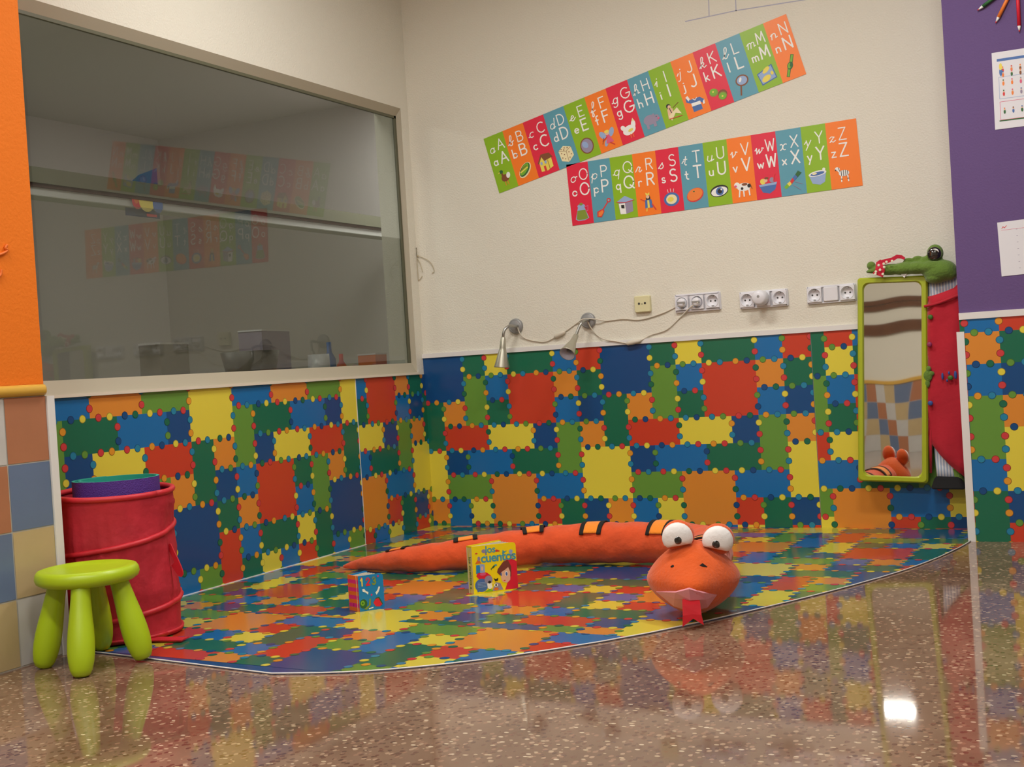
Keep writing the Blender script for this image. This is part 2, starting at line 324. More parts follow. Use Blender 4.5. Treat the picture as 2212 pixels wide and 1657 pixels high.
def clip(poly, cl):
    for a, b, c in cl:                        # keep a*x+b*y<=c
        out = []
        for i in range(len(poly)):
            p, q = poly[i], poly[(i+1) % len(poly)]
            dp, dq = a*p[0]+b*p[1]-c, a*q[0]+b*q[1]-c
            if dp <= 0: out.append(p)
            if (dp < 0 < dq) or (dq < 0 < dp):
                t = dp/(dp-dq); out.append((p[0]+(q[0]-p[0])*t, p[1]+(q[1]-p[1])*t))
        poly = out
        if len(poly) < 3: return []
    return poly
def puzzle(mb, fn, crange, rrange, cl, to3, flip, pre='puzzle_', dpre='dot_', lpre='outline_', step=0.004):
    """fn(c,r)->2-D place on the surface; cl half planes on that surface; to3(x,y,lift)"""
    def put(pts, mt, lift):
        p2 = clip([fn(*q) for q in pts], cl)
        if len(p2) >= 3:
            if flip: p2 = p2[::-1]
            mb.poly([to3(x, y, lift) for x, y in p2], mt)
    def circ(c, r, R): return [(c + R*math.cos(a), r + R*math.sin(a)) for a in [2*math.pi*k/18 for k in range(18)]]
    for r in range(*rrange):
        for c in range(*crange):
            k = IDS[r % 8][c % 8]
            put([(c, r), (c+1, r), (c+1, r+1), (c, r+1)], pre + COLR[k], 0)
            for d, horiz in ((HD[r % 8][c % 8], 1), (VD[c % 8][r % 8], 0)):
                if d == '--': continue
                for ch, f in zip(d, (.275, .69)):
                    cc, rr = (c+f, r) if horiz else (c, r+f)
                    put(circ(cc, rr, .118), lpre + ch, step)
                    put(circ(cc, rr, .102), (dpre if ch in 'RCO' else pre) + ch, 2*step)
AN = 1.0146
def rect(x0, x1, y0, y1): return [(-1, 0, -x0), (1, 0, x1), (0, -1, -y0), (0, 1, y1)]
T = .03
# back wall main sheet
s = MB(); SX = 16*AN-.16
s.box((.0, -T, 0), (SX, 0, 7.02), 'outline_B')
puzzle(s, lambda c, r: ((c-.164)*AN, 7.123-r), (-1, 17), (0, 8), rect(0, SX, 0, 7.02), lambda x, y, l: Vector((x, -T-.004-l, y)), True)
s.build('wall_sheet', origin=(8, 0, 0), label='long puzzle-print vinyl sheet on the back wall under the two reading lamps', cat='wall covering')
s = MB(); s.box((SX+.02, -T, 0), (JX, 0, 7.02), 'outline_B')
puzzle(s, lambda c, r: (16.55+(c-3)*AN*.965, 6.42-r), (1, 9), (-1, 8), rect(SX+.02, JX, 0, 7.02), lambda x, y, l: Vector((x, -T-.004-l, y)), True)
s.build('wall_sheet', origin=(18.5, 0, 0), label='puzzle-print vinyl sheet on the back wall behind the lime mirror and plush crocodile', cat='wall covering')
s = MB(); S0 = 5.098
s.box((0, -S0+.01, 0), (T, -.03, 6.33), 'outline_B')
puzzle(s, lambda c, r: ((.3385-c)*AN, 7.556-r), (-6, 2), (0, 8), rect(.03, S0-.01, 0, 6.33), lambda x, y, l: Vector((T+.004+l, -x, y)), False)
s.build('wall_sheet', origin=(0, -2.5, 0), label='narrow puzzle-print vinyl sheet on the left wall between the vertical seam and the room corner', cat='wall covering')
s = MB(); s.box((0, PY1, 0), (T, -S0-.01, 6.33), 'outline_B')
puzzle(s, lambda c, r: (S0+c*AN, .708+r), (0, 17), (-1, 6), rect(S0+.01, 21.9, 0, 6.33), lambda x, y, l: Vector((T+.004+l, -x, y)), True)
s.build('wall_sheet', origin=(0, -13, 0), label='wide puzzle-print vinyl sheet under the interior window, behind the red hamper', cat='wall covering')
s = MB(); s.box((JX, JY-T, 0), (XR, JY, 7.03), 'outline_B')
puzzle(s, lambda c, r: (22.57+(c-7)*AN, 7.6-r), (5, 30), (0, 8), rect(JX, 44, 0, 7.03), lambda x, y, l: Vector((x, JY-T-.004-l, y)), True)
s.build('wall_sheet', origin=(24, JY, 0), label='puzzle-print vinyl sheet on the projecting wall below the purple paint', cat='wall covering')
# seam and skirting beads
struct(MB().box((T, -S0-.015, 0), (T+.02, -S0+.015, 6.33), 'white_pvc'), 'trim_6')
struct(MB().box((T, PY1, 0), (T+.06, -S0, .05), 'white_pvc'), 'trim_7')
# floor sheet
arc = cat_rom([(9.12, -22.24, 0), (10.7, -21.75, 0), (12.07, -20.98, 0), (13.7, -19.57, 0), (15.9, -16.88, 0), (18.15, -12.89, 0), (19.78, -9.27, 0), (20.66, -6.6, 0), (21.2, -4.03, 0), (21.38, -2.62, 0)], 3)
outl = [(0.05, -.03), (0.05, -21.3), (2.42, -21.42)] + [(3.01, -21.55)] + [(q.x, q.y) for q in arc] + [(21.40, -.03)]
def halfplanes(poly):
    n = len(poly); cx = sum(p[0] for p in poly)/n; cy = sum(p[1] for p in poly)/n; out = []
    for i in range(n):
        (x0, y0), (x1, y1) = poly[i], poly[(i+1) % n]
        a, b = y1-y0, -(x1-x0); c = a*x0+b*y0
        if a*cx+b*cy > c: a, b, c = -a, -b, -c
        out.append((a, b, c))
    return out
hp = halfplanes(outl)
TA, TB = 0.01, -0.05
def fA(c, r): a, b = -r, -c*AN; return (20.987 + a*math.cos(TA) - b*math.sin(TA), -.25 + a*math.sin(TA) + b*math.cos(TA))
def fB(c, r): a, b = c*AN, -r; return (.85 + a*math.cos(TB) - b*math.sin(TB), -11.55 + a*math.sin(TB) + b*math.cos(TB))
p0, p1 = fB(0, 5), fB(20, 5); sa, sb = (p1[1]-p0[1]), -(p1[0]-p0[0]); scst = sa*p0[0]+sb*p0[1]      # seam line
fm = MB()
fm.add([(x, y, 0.0) for x, y in outl] + [(x, y, .024) for x, y in outl], [tuple(range(len(outl)))[::-1], tuple(len(outl)+i for i in range(len(outl)))] + [(i, (i+1) % len(outl), len(outl)+(i+1) % len(outl), len(outl)+i) for i in range(len(outl))], 'floor_B')
hpa = hp + [(-sa, -sb, -scst)] if (-sa*10 - sb*-10 <= -scst) else hp + [(sa, sb, scst)]
hpb = hp + [(sa, sb, scst)] if (-sa*10 - sb*-10 <= -scst) else hp + [(-sa, -sb, -scst)]
puzzle(fm, fA, (-1, 26), (-2, 24), hpa, lambda x, y, l: Vector((x, y, .028+l)), False, 'floor_', 'fdot_', 'floorline_', .002)
puzzle(fm, fB, (-2, 24), (3, 14), hpb, lambda x, y, l: Vector((x, y, .028+l)), False, 'floor_', 'fdot_', 'floorline_', .002)
for f in [f for f in range(len(fm.f))]: pass
mo = fm.build('play_mat', origin=(10, -10, 0), label='large glossy puzzle-print floor sheet with a curved front edge filling the corner', cat='play mat')
e = MB(); edge = [(2.42, -21.42)] + [(3.01, -21.55)] + [(q.x, q.y) for q in arc]
e.tube([(x, y, .03) for x, y in edge], .017, 'white_pvc', n=6)
e.build('edge_strip', mo, label='thin white edge strip')

# ------------------------------------------------------------------ ceiling lamps
for i, (x, y) in enumerate(LAMPS):
    t = thing('ceiling_light', (x, y, CEIL), 'oblong ceiling light lighting the classroom from above', 'ceiling light', 'ceiling light panels')
    s_ = 2.9; sy_ = .68
    f = MB()
    for a, b in (((x-s_-.15, y-sy_-.15), (x+s_+.15, y-sy_)), ((x-s_-.15, y+sy_), (x+s_+.15, y+sy_+.15)), ((x-s_-.15, y-sy_), (x-s_, y+sy_)), ((x+s_, y-sy_), (x+s_+.15, y+sy_))):
        f.box((a[0], a[1], CEIL-.35), (b[0], b[1], CEIL-.01), 'white_pvc')
    f.build('frame', t)
    MB().box((x-s_, y-sy_, CEIL-.25), (x+s_, y+sy_, CEIL-.05), 'lamp_glow').build('diffuser', t)
    ld = bpy.data.lights.new('panel_light', 'AREA'); ld.shape = 'RECTANGLE'; ld.size = 2*s_*U; ld.size_y = 2*sy_*U; ld.energy = PANEL_POWER; ld.color = (1.0, 0.975, 0.925)
    lo = bpy.data.objects.new('panel_light', ld); COL.objects.link(lo); lo.location = Vector((x, y, CEIL-.4))*U

# ------------------------------------------------------------------ lettering (drawn as monoline strokes)
def A_(cx, cy, rx, ry, a0, a1, n=10):
    return [(cx+rx*math.cos(math.radians(a0+(a1-a0)*k/n)), cy+ry*math.sin(math.radians(a0+(a1-a0)*k/n))) for k in range(n+1)]
UPC = {'A': [[(0, 0), (.36, 1), (.72, 0)], [(.14, .35), (.58, .35)]], 'B': [[(0, 0), (0, 1), (.3, 1)] + A_(.3, .76, .24, .24, 90, -90) + [(0, .52)], [(.3, .52)] + A_(.32, .26, .28, .26, 90, -90) + [(0, 0)]],
 'C': [A_(.42, .5, .42, .5, 50, 310)], 'D': [[(0, 0), (0, 1), (.2, 1)] + A_(.2, .5, .44, .5, 90, -90) + [(0, 0)]], 'E': [[(.5, 1), (0, 1), (0, 0), (.5, 0)], [(0, .52), (.42, .52)]],
 'F': [[(.5, 1), (0, 1), (0, 0)], [(0, .52), (.42, .52)]], 'G': [A_(.44, .5, .44, .5, 50, 350) + [(.88, .45), (.5, .45)]], 'H': [[(0, 0), (0, 1)], [(.6, 0), (.6, 1)], [(0, .5), (.6, .5)]],
 'I': [[(.1, 0), (.1, 1)]], 'J': [[(.45, 1), (.45, .25)] + A_(.22, .25, .23, .25, 0, -150)], 'K': [[(0, 0), (0, 1)], [(.55, 1), (0, .45)], [(.15, .6), (.6, 0)]], 'L': [[(0, 1), (0, 0), (.48, 0)]],
 'M': [[(0, 0), (.08, 1), (.4, .25), (.72, 1), (.8, 0)]], 'N': [[(0, 0), (0, 1), (.6, 0), (.6, 1)]], 'O': [A_(.4, .5, .4, .5, 0, 360, 20)], 'P': [[(0, 0), (0, 1), (.3, 1)] + A_(.3, .74, .26, .26, 90, -90) + [(0, .48)]],
 'Q': [A_(.42, .5, .42, .5, 0, 360, 20), [(.5, .25), (.85, -.05)]], 'R': [[(0, 0), (0, 1), (.3, 1)] + A_(.3, .75, .25, .25, 90, -90) + [(0, .5)], [(.28, .5), (.58, 0)]],
 'S': [A_(.28, .75, .26, .25, 40, 250) + A_(.28, .26, .28, .26, 80, -145)], 'T': [[(0, 1), (.64, 1)], [(.32, 1), (.32, 0)]], 'U': [[(0, 1), (0, .3)] + A_(.3, .3, .3, .3, 180, 360) + [(.6, 1)]],
 'V': [[(0, 1), (.33, 0), (.66, 1)]], 'W': [[(0, 1), (.22, 0), (.45, .8), (.68, 0), (.9, 1)]], 'X': [[(0, 0), (.6, 1)], [(0, 1), (.6, 0)]], 'Y': [[(0, 1), (.3, .5), (.6, 1)], [(.3, .5), (.3, 0)]], 'Z': [[(0, 1), (.56, 1), (0, 0), (.6, 0)]]}
for _k in 'MW': UPC[_k] = [[(x*.84, y) for x, y in st] for st in UPC[_k]]
LOW = {'a': [A_(.24, .26, .22, .26, 0, 360, 14), [(.48, .52), (.48, 0)]], 'b': [[(0, 1), (0, 0)], A_(.24, .26, .24, .26, 0, 360, 14)], 'c': [A_(.25, .26, .25, .26, 50, 310)], 'd': [A_(.24, .26, .22, .26, 0, 360, 14), [(.48, 1), (.48, 0)]],
 'e': [[(.02, .28), (.48, .28)] + A_(.25, .26, .24, .26, 5, 315)], 'f': [A_(.32, .8, .16, .18, 60, 180) + [(.16, 0)], [(0, .52), (.34, .52)]], 'g': [A_(.24, .26, .22, .26, 0, 360, 14), [(.48, .52), (.48, -.15)] + A_(.25, -.15, .23, .22, 0, -150)],
 'h': [[(0, 1), (0, 0)], [(0, .28)] + A_(.2, .3, .2, .22, 150, 0) + [(.4, 0)]], 'i': [[(.1, .5), (.1, 0)], [(.1, .72), (.1, .76)]], 'j': [[(.2, .5), (.2, -.15)] + A_(.05, -.15, .15, .2, 0, -120), [(.2, .72), (.2, .76)]],
 'k': [[(0, 1), (0, 0)], [(.36, .52), (0, .22)], [(.12, .32), (.4, 0)]], 'l': [[(.1, 1), (.1, 0)]], 'm': [[(0, .5), (0, 0)], A_(.15, .32, .15, .2, 150, 0) + [(.3, 0)], A_(.45, .32, .15, .2, 150, 0) + [(.6, 0)]], 'n': [[(0, .5), (0, 0)], A_(.2, .3, .2, .22, 150, 0) + [(.4, 0)]],
 'o': [A_(.25, .26, .25, .26, 0, 360, 16)], 'p': [[(0, .52), (0, -.35)], A_(.24, .26, .24, .26, 0, 360, 14)], 'q': [A_(.24, .26, .22, .26, 0, 360, 14), [(.48, .52), (.48, -.35)]], 'r': [[(0, .5), (0, 0)], A_(.2, .3, .2, .22, 150, 50)],
 's': [A_(.18, .39, .16, .13, 40, 250, 8) + A_(.18, .13, .18, .13, 80, -145, 8)], 't': [[(.15, .8), (.15, .12), (.25, 0), (.35, 0)], [(0, .52), (.32, .52)]], 'u': [[(0, .5), (0, .2)] + A_(.2, .2, .2, .2, 180, 360) + [(.4, .5)], [(.4, .5), (.4, 0)]],
 'v': [[(0, .5), (.2, 0), (.4, .5)]], 'w': [[(0, .5), (.15, 0), (.3, .4), (.45, 0), (.6, .5)]], 'x': [[(0, 0), (.38, .5)], [(0, .5), (.38, 0)]], 'y': [[(0, .5), (.2, .02)], [(.42, .5), (.1, -.35)]], 'z': [[(0, .5), (.36, .5), (0, 0), (.4, 0)]]}
def _cur():                                  # joined-up lowercase: print shape leaned over, with entry and exit strokes and loops
    C = {}
    loops = {'b': [[(-.12, .1), (.2, .6)] + A_(.14, .85, .1, .2, -20, 200) + [(.04, .2)] + A_(.2, .18, .17, .18, 190, 440) + [(.5, .42)]], 'f': [[(-.1, .05), (.22, .6)] + A_(.16, .85, .1, .2, -20, 200) + [(.06, -.3)] + A_(.14, -.3, .1, .12, 180, 380) + [(.1, .05), (.4, .15)]],
             'h': [[(-.12, .05), (.2, .6)] + A_(.14, .85, .1, .2, -20, 200) + [(.02, 0)], A_(.2, .3, .17, .2, 150, 0) + [(.37, .1), (.55, .12)]], 'k': [[(-.12, .05), (.2, .6)] + A_(.14, .85, .1, .2, -20, 200) + [(.02, 0)], A_(.18, .38, .14, .13, 150, -100) + [(.1, .24), (.35, 0), (.55, .12)]],
             'l': [[(-.1, .05), (.28, .6)] + A_(.2, .85, .12, .2, -20, 200) + [(.08, .15)] + A_(.22, .12, .14, .12, 190, 330) + [(.5, .3)]], 'e': [[(-.12, .1), (.3, .32)] + A_(.2, .32, .14, .2, 0, 180) + A_(.24, .2, .2, .2, 180, 330) + [(.55, .25)]],
             'r': [[(-.12, .05), (.06, .45), (.12, .52), (.3, .42), (.22, .12), (.34, 0), (.5, .15)]], 's': [[(-.15, .05), (.18, .55)] + A_(.12, .2, .2, .2, 60, -140)], 'v': [[(-.1, .3), (.02, .5), (.12, 0), (.36, .3), (.34, .5), (.5, .44)]], 'w': [[(-.1, .3), (.02, .5), (.1, 0), (.28, .4), (.34, 0), (.56, .3), (.52, .5), (.68, .44)]],
             'x': [A_(.02, .26, .16, .26, 120, -90), A_(.4, .26, .2, .26, 60, 290)], 'z': [[(-.06, .38), (.06, .5), (.32, .45), (.02, .02), (.16, .1), (.3, 0), (.5, .14)]], 'n': [[(-.1, .35), (.02, .5), (.02, 0)], A_(.2, .3, .18, .22, 150, 0) + [(.4, .08), (.56, .14)]],
             'm': [[(-.1, .35), (.02, .5), (.02, 0)], A_(.16, .32, .14, .2, 150, 0) + [(.3, 0)], A_(.45, .32, .15, .2, 150, 0) + [(.62, .08), (.74, .14)]]}
    for k, st in LOW.items():
        g = loops.get(k) or (st + [[(.48, .06), (.62, .14)]] if k in 'adu' else st + ([[(-.12, .2), (0, .4)]] if k in 'pjity' else [[(.4, .45), (.62, .5)]] if k == 'o' else [[(-.12, .1), (.04, .12)]]))
        C[k] = [[(x + .22*y, y) for x, y in s] for s in g]
    return C
CUR = _cur()
NUM = {'1': [[(.1, .8), (.3, 1), (.3, 0)]], '2': [A_(.28, .72, .26, .28, 170, -30) + [(0, 0), (.56, 0)]], '3': [A_(.25, .75, .24, .25, 150, -90) + A_(.25, .26, .28, .26, 90, -150)]}
def strokes(mb, glyph, to3, ox, oy, sx, sy, wd, mt, lift):
    parts = []
    for st in glyph:                         # break a stroke at sharp corners so it keeps its width
        cur = [st[0]]
        for i in range(1, len(st)):
            cur.append(st[i])
            if i < len(st)-1:
                ax, ay = (st[i][0]-st[i-1][0])*sx, (st[i][1]-st[i-1][1])*sy; bx, by = (st[i+1][0]-st[i][0])*sx, (st[i+1][1]-st[i][1])*sy
                if abs(math.atan2(ax*by-ay*bx, ax*bx+ay*by)) > .9: parts.append(cur); cur = [st[i]]
        parts.append(cur)
    for si, st in enumerate(parts):
        lift += .0006
        P = [(ox+x*sx, oy+y*sy) for x, y in st]
        if len(P) < 2: continue
        L = []; R_ = []
        for i, (x, y) in enumerate(P):
            a = P[max(i-1, 0)]; b = P[min(i+1, len(P)-1)]
            dx, dy = b[0]-a[0], b[1]-a[1]; d = math.hypot(dx, dy) or 1; nx, ny = -dy/d*wd/2, dx/d*wd/2
            ex = (-dx/d*wd*.35 if i == 0 else dx/d*wd*.35 if i == len(P)-1 else 0); ey = (-dy/d*wd*.35 if i == 0 else dy/d*wd*.35 if i == len(P)-1 else 0)
            L.append(to3(x+nx+ex, y+ny+ey, lift)); R_.append(to3(x-nx+ex, y-ny+ey, lift))
        n = len(P); mb.add(L + R_, [(i, n+i, n+i+1, i+1) for i in range(n-1)], mt)
def shape(mb, sp, to3, ox, oy, sx, sy, lift):
    """list of ('e',ink,cx,cy,rx,ry[,rot]) ellipses, ('p',ink,[pts]) polygons, ('l',ink,w,[pts]) lines in a -1..1 box"""
    for i, q in enumerate(sp):
        l = lift + i*.0022
        if q[0] == 'e':
            cx, cy, rx, ry = q[2:6]; a0 = math.radians(q[6]) if len(q) > 6 else 0
            pts = []
            for k in range(18):
                a = 2*math.pi*k/18; ex, ey = rx*math.cos(a), ry*math.sin(a)
                pts.append((cx+ex*math.cos(a0)-ey*math.sin(a0), cy+ex*math.sin(a0)+ey*math.cos(a0)))
            mb.poly([to3(ox+x*sx, oy+y*sy, l) for x, y in pts], 'ink_' + q[1])
        elif q[0] == 'p': mb.poly([to3(ox+x*sx, oy+y*sy, l) for x, y in q[2]], 'ink_' + q[1])
        else: strokes(mb, [q[3]], to3, ox, oy, sx, sy, q[2]*abs(sx), 'ink_' + q[1], l)
PIC = {
 'A': [('e','br',0,0,.5,.42), ('e','w',.45,.2,.25,.35,-20), ('e','br',-.25,.45,.12,.3), ('e','dg',-.3,.8,.24,.2), ('p','y',[(-.5,.85),(-.8,.7),(-.48,.7)]), ('l','o',.08,[(-.1,-.4),(-.1,-.85)]), ('l','o',.08,[(.2,-.4),(.25,-.85)])],
 'B': [('e','cr',0,0,.95,.55,40), ('e','dg',-.02,.05,.85,.45,40), ('e','g',-.05,.1,.75,.33,40), ('l','y',.14,[(-.55,-.1),(.35,.2)]), ('l','br',.08,[(-.6,.1),(.3,.42)])],
 'C': [('p','y',[(-.75,.1),(-.75,-.85),(.0,-.95),(.75,-.7),(.75,.3),(-.3,.7)]), ('p','br',[(-.95,.1),(-.35,.95),(.15,.2),(-.1,.1),(-.35,.7),(-.8,0)]), ('p','br',[(-.35,.95),(.65,.85),(.95,.3),(.15,.2)]), ('p','r',[(-.35,-.9),(-.35,-.35),(-.1,-.35),(-.1,-.92)]), ('e','lb',-.5,0,.13,.18), ('e','lb',0,0,.13,.18), ('l','br',.05,[(.3,-.85),(.3,.15)])],
 'D': [('p','cr',[(-.8,.55),(-.1,.95),(.75,.6),(.85,-.4),(.1,-.95),(-.7,-.6)]), ('l','br',.04,[(-.8,.55),(.1,.3),(.75,.6)]), ('l','br',.04,[(.1,.3),(.1,-.95)])] + [('e','br',x,y,.06,.06) for x, y in ((-.5,.2),(-.2,.0),(-.5,-.3),(-.2,-.5),(.4,.1),(.6,-.2),(.35,-.5),(-.4,.65),(0,.7),(.35,.62),(-.1,.5))],
 'E': [('e','br',0,0,.78,.86), ('e','gy',0,0,.66,.74), ('e','lb',-.15,.15,.3,.4,30)],
 'F': [('e','lb',-.55,.4,.3,.5,30), ('e','lb',.5,.45,.28,.5,-30), ('e','lb',-.35,-.5,.2,.4,-30), ('p','p',[(-.1,.3),(.15,.3),(.5,-.6),(-.4,-.6)]), ('e','sk',0,.5,.25,.24), ('e','y',0,.65,.28,.16), ('l','r',.1,[(-.1,.1),(-.7,-.2)]), ('l','r',.1,[(.1,-.6),(.5,-.95)]), ('l','br',.06,[(-.8,-.5),(-.5,.1)])],
 'G': [('e','w',-.1,-.1,.75,.5,10), ('e','w',.5,.35,.25,.45,-15), ('p','cr',[(.4,.7),(.6,1),(.75,.6)]), ('e','w',-.7,.3,.25,.3,30), ('e','y',.05,-.15,.3,.14,10), ('l','o',.08,[(-.1,-.55),(-.1,-.95)]), ('l','o',.08,[(.15,-.55),(.2,-.95)])],
 'H': [('e','gy',-.15,.1,.75,.55), ('e','gy',.6,.05,.38,.38), ('p','gy',[(-.7,-.1),(-.4,-.1),(-.4,-.85),(-.7,-.85)]), ('p','gy',[(.1,-.1),(.45,-.1),(.45,-.8),(.1,-.8)]), ('e','k',.65,.2,.05,.05), ('e','p',.85,-.05,.12,.1), ('e','gy',.4,.5,.12,.14)],
 'I': [('e','k',-.35,.72,.24,.24), ('e','sk',-.28,.6,.18,.2), ('p','sk',[(-.55,.45),(0,.4),(.05,-.4),(-.7,-.6)]), ('p','cr',[(-.6,-.3),(.5,.3),(.8,-.5),(.2,-.2),(-.4,-.85)]), ('l','br',.06,[(.1,.4),(.8,.75)]), ('l','k',.08,[(-.3,.5),(-.2,-.05)]), ('l','r',.07,[(-.6,-.6),(.8,-.7)])],
 'J': [('p','b',[(-.5,.5),(.5,.45),(.5,-.85),(-.5,-.85)]), ('p','b',[(-.5,.55),(-.95,.75),(-.95,.35),(-.5,.1)]), ('p','w',[(-.9,.9),(-.65,1),(-.5,.6),(-.7,.4)]), ('p','w',[(-.5,.1),(.5,.05),(.5,-.3),(-.5,-.25)]), ('p','b',[(.5,.5),(.95,.05),(.75,-.3),(.5,-.05)]), ('p','w',[(.75,-.1),(.95,.05),(.9,-.4),(.7,-.4)]), ('l','w',.07,[(-.2,.5),(0,.3),(.25,.5)])],
 'K': [('e','ol',-.45,.3,.48,.42), ('e','g',-.5,.4,.38,.34), ('e','y',-.5,.4,.1,.09), ('e','br',.4,-.15,.5,.45), ('e','ol',.35,-.35,.45,.42), ('e','g',.32,-.38,.36,.33), ('e','y',.32,-.38,.1,.09)],
 'L': [('l','br',.16,[(-.15,-.1),(-.4,-.95)]), ('e','br',.1,.4,.66,.56), ('e','lb',.1,.4,.52,.43), ('e','w',-.05,.5,.12,.25,-30)],
 'M': [('p','b',[(-.9,.4),(.8,.9),(.95,-.6),(-.7,-.9)]), ('p','lb',[(-.8,.32),(.7,.78),(.85,-.52),(-.62,-.78)]), ('e','y',.1,.5,.45,.22,30), ('e','y',-.1,-.35,.5,.3,20), ('e','y',.6,0,.15,.2)],
 'N': [('l','dg',.34,[(-.5,-.95),(-.2,-.3),(.2,.3),(.5,.95)]), ('l','g',.22,[(-.5,-.95),(-.2,-.3),(.2,.3),(.5,.95)]), ('e','dg',0,0,.42,.3,60), ('e','g',-.05,.02,.3,.18,60), ('e','dg',.12,.1,.26,.1,60)],
 'O': [('p','lb',[(-.4,.45),(.35,.45),(.8,-.8),(.3,-1),(-.5,-1),(-.8,-.8)]), ('p','ol',[(-.5,.1),(.45,.1),(.7,-.8),(.3,-.92),(-.4,-.92),(-.7,-.8)]), ('e','lb',0,.55,.45,.22), ('e','ol',0,.75,.22,.14), ('l','p',.1,[(.4,.4),(.8,.5),(.75,0),(.5,-.1)])],
 'P': [('l','r',.14,[(.55,.55),(-.1,-.2)]), ('e','r',.7,.75,.24,.24), ('e','t',.7,.75,.11,.11), ('p','r',[(-.05,-.05),(-.75,-.3),(-.8,-.85),(-.3,-.95),(.1,-.35)]), ('p','o',[(-.15,-.2),(-.6,-.4),(-.65,-.8),(-.3,-.8),(0,-.4)])],
 'Q': [('p','gy',[(-.8,.35),(.8,.35),(.8,-.75),(0,-.95),(-.7,-.8)]), ('p','w',[(-.05,.2),(-.75,.2),(-.65,-.9),(0,-.95)]), ('p','lb',[(-1,.4),(0,.95),(1,.4),(0,.25)]), ('l','r',.07,[(-1,.4),(0,.25),(1,.4)]), ('p','k',[(-.5,.05),(-.15,.02),(-.15,-.35),(-.5,-.3)])],
 'R': [('e','k',0,.35,.25,.35), ('e','sk',-.03,.5,.18,.18), ('p','y',[(-.2,.65),(-.25,.95),(0,.8),(.2,.95),(.18,.65)]), ('p','b',[(-.35,.2),(.35,.2),(.45,-.65),(-.4,-.65)]), ('p','y',[(-.1,.15),(.1,.15),(.12,-.65),(-.12,-.65)]), ('l','y',.1,[(-.2,-.65),(-.25,-.95)]), ('l','r',.12,[(.4,-.3),(.75,-.9)]), ('l','r',.06,[(-.35,.1),(-.8,.35)])],
 'S': [('e','b',0,-.1,.86,.72), ('e','cr',0,-.1,.6,.5), ('e','y',-.1,-.1,.35,.25), ('l','w',.05,[(-.3,.65),(-.35,.95)]), ('l','w',.05,[(0,.68),(-.02,1)]), ('l','w',.05,[(.3,.65),(.35,.95)])],
 'T': [('e','r',0,0,.92,.66,20), ('e','o',-.02,.05,.84,.58,20), ('e','dg',-.1,.35,.1,.06)],
 'U': [('e','k',0,.05,.98,.6,8), ('e','w',0,0,.88,.46,8), ('e','b',.05,.0,.42,.42), ('e','k',.05,0,.24,.24), ('e','w',.25,.18,.1,.1)],
 'V': [('e','w',.05,.1,.72,.42), ('e','w',-.65,.35,.3,.3), ('e','br',.15,.35,.3,.14), ('e','k',.6,.15,.18,.2), ('e','k',-.15,-.05,.14,.14), ('e','p',-.8,.25,.14,.12), ('l','w',.14,[(-.4,-.2),(-.5,-.85)]), ('l','w',.14,[(.0,-.2),(0,-.85)]), ('l','w',.14,[(.55,-.1),(.6,-.8)]), ('l','br',.06,[(.75,.3),(.9,-.2)])],
 'W': [('p','b',[(-.95,0),(.95,.1),(.7,-.6),(.1,-.95),(-.6,-.75)]), ('p','lb',[(-.95,.05),(.95,.15),(.85,-.1),(-.85,-.15)]), ('e','y',-.5,.35,.28,.3), ('e','sk',-.2,.45,.2,.22), ('e','br',-.1,.65,.22,.12), ('e','gy',.45,.4,.24,.28), ('l','r',.08,[(.6,.3),(.8,.95)])],
 'X': [('p','g',[(-.95,-.5),(-.75,-.75),(-.4,-.5),(-.6,-.2)]), ('p','y',[(-.6,-.2),(-.4,-.5),(-.15,-.3),(-.3,0)]), ('p','r',[(-.3,0),(-.15,-.3),(.15,0),(0,.3)]), ('p','b',[(0,.3),(.15,0),(.5,.3),(.3,.6)]), ('p','dg',[(.3,.6),(.5,.3),(.95,.7),(.6,.95)]), ('l','gy',.05,[(.2,-.1),(.9,-.4)]), ('l','gy',.05,[(0,-.4),(.7,-.95)])],
 'Y': [('p','lb',[(-.9,.25),(.9,.45),(.7,-.55),(.2,-.8),(-.6,-.6)]), ('e','w',0,.4,.95,.28,6), ('e','b',0,.38,.75,.18,6), ('e','cr',-.3,.4,.25,.1,6), ('e','w',.7,.75,.16,.16)],
 'Z': [('e','w',.1,.05,.6,.36), ('e','w',-.6,.6,.28,.22,-20), ('l','w',.26,[(-.55,.5),(-.3,.15)]), ('l','w',.14,[(-.2,-.2),(-.25,-.9)]), ('l','w',.14,[(.5,-.1),(.55,-.9)]), ('l','k',.06,[(-.5,.75),(-.35,.3)]), ('l','k',.06,[(-.2,.35),(-.2,-.25)]), ('l','k',.06,[(.05,.4),(.05,-.3)]), ('l','k',.06,[(.3,.38),(.3,-.28)]), ('l','k',.06,[(.52,.3),(.52,-.2)]), ('l','k',.07,[(-.3,-.6),(-.15,-.6)]), ('l','k',.07,[(.45,-.6),(.62,-.6)]), ('e','k',-.8,.5,.08,.08)],
}
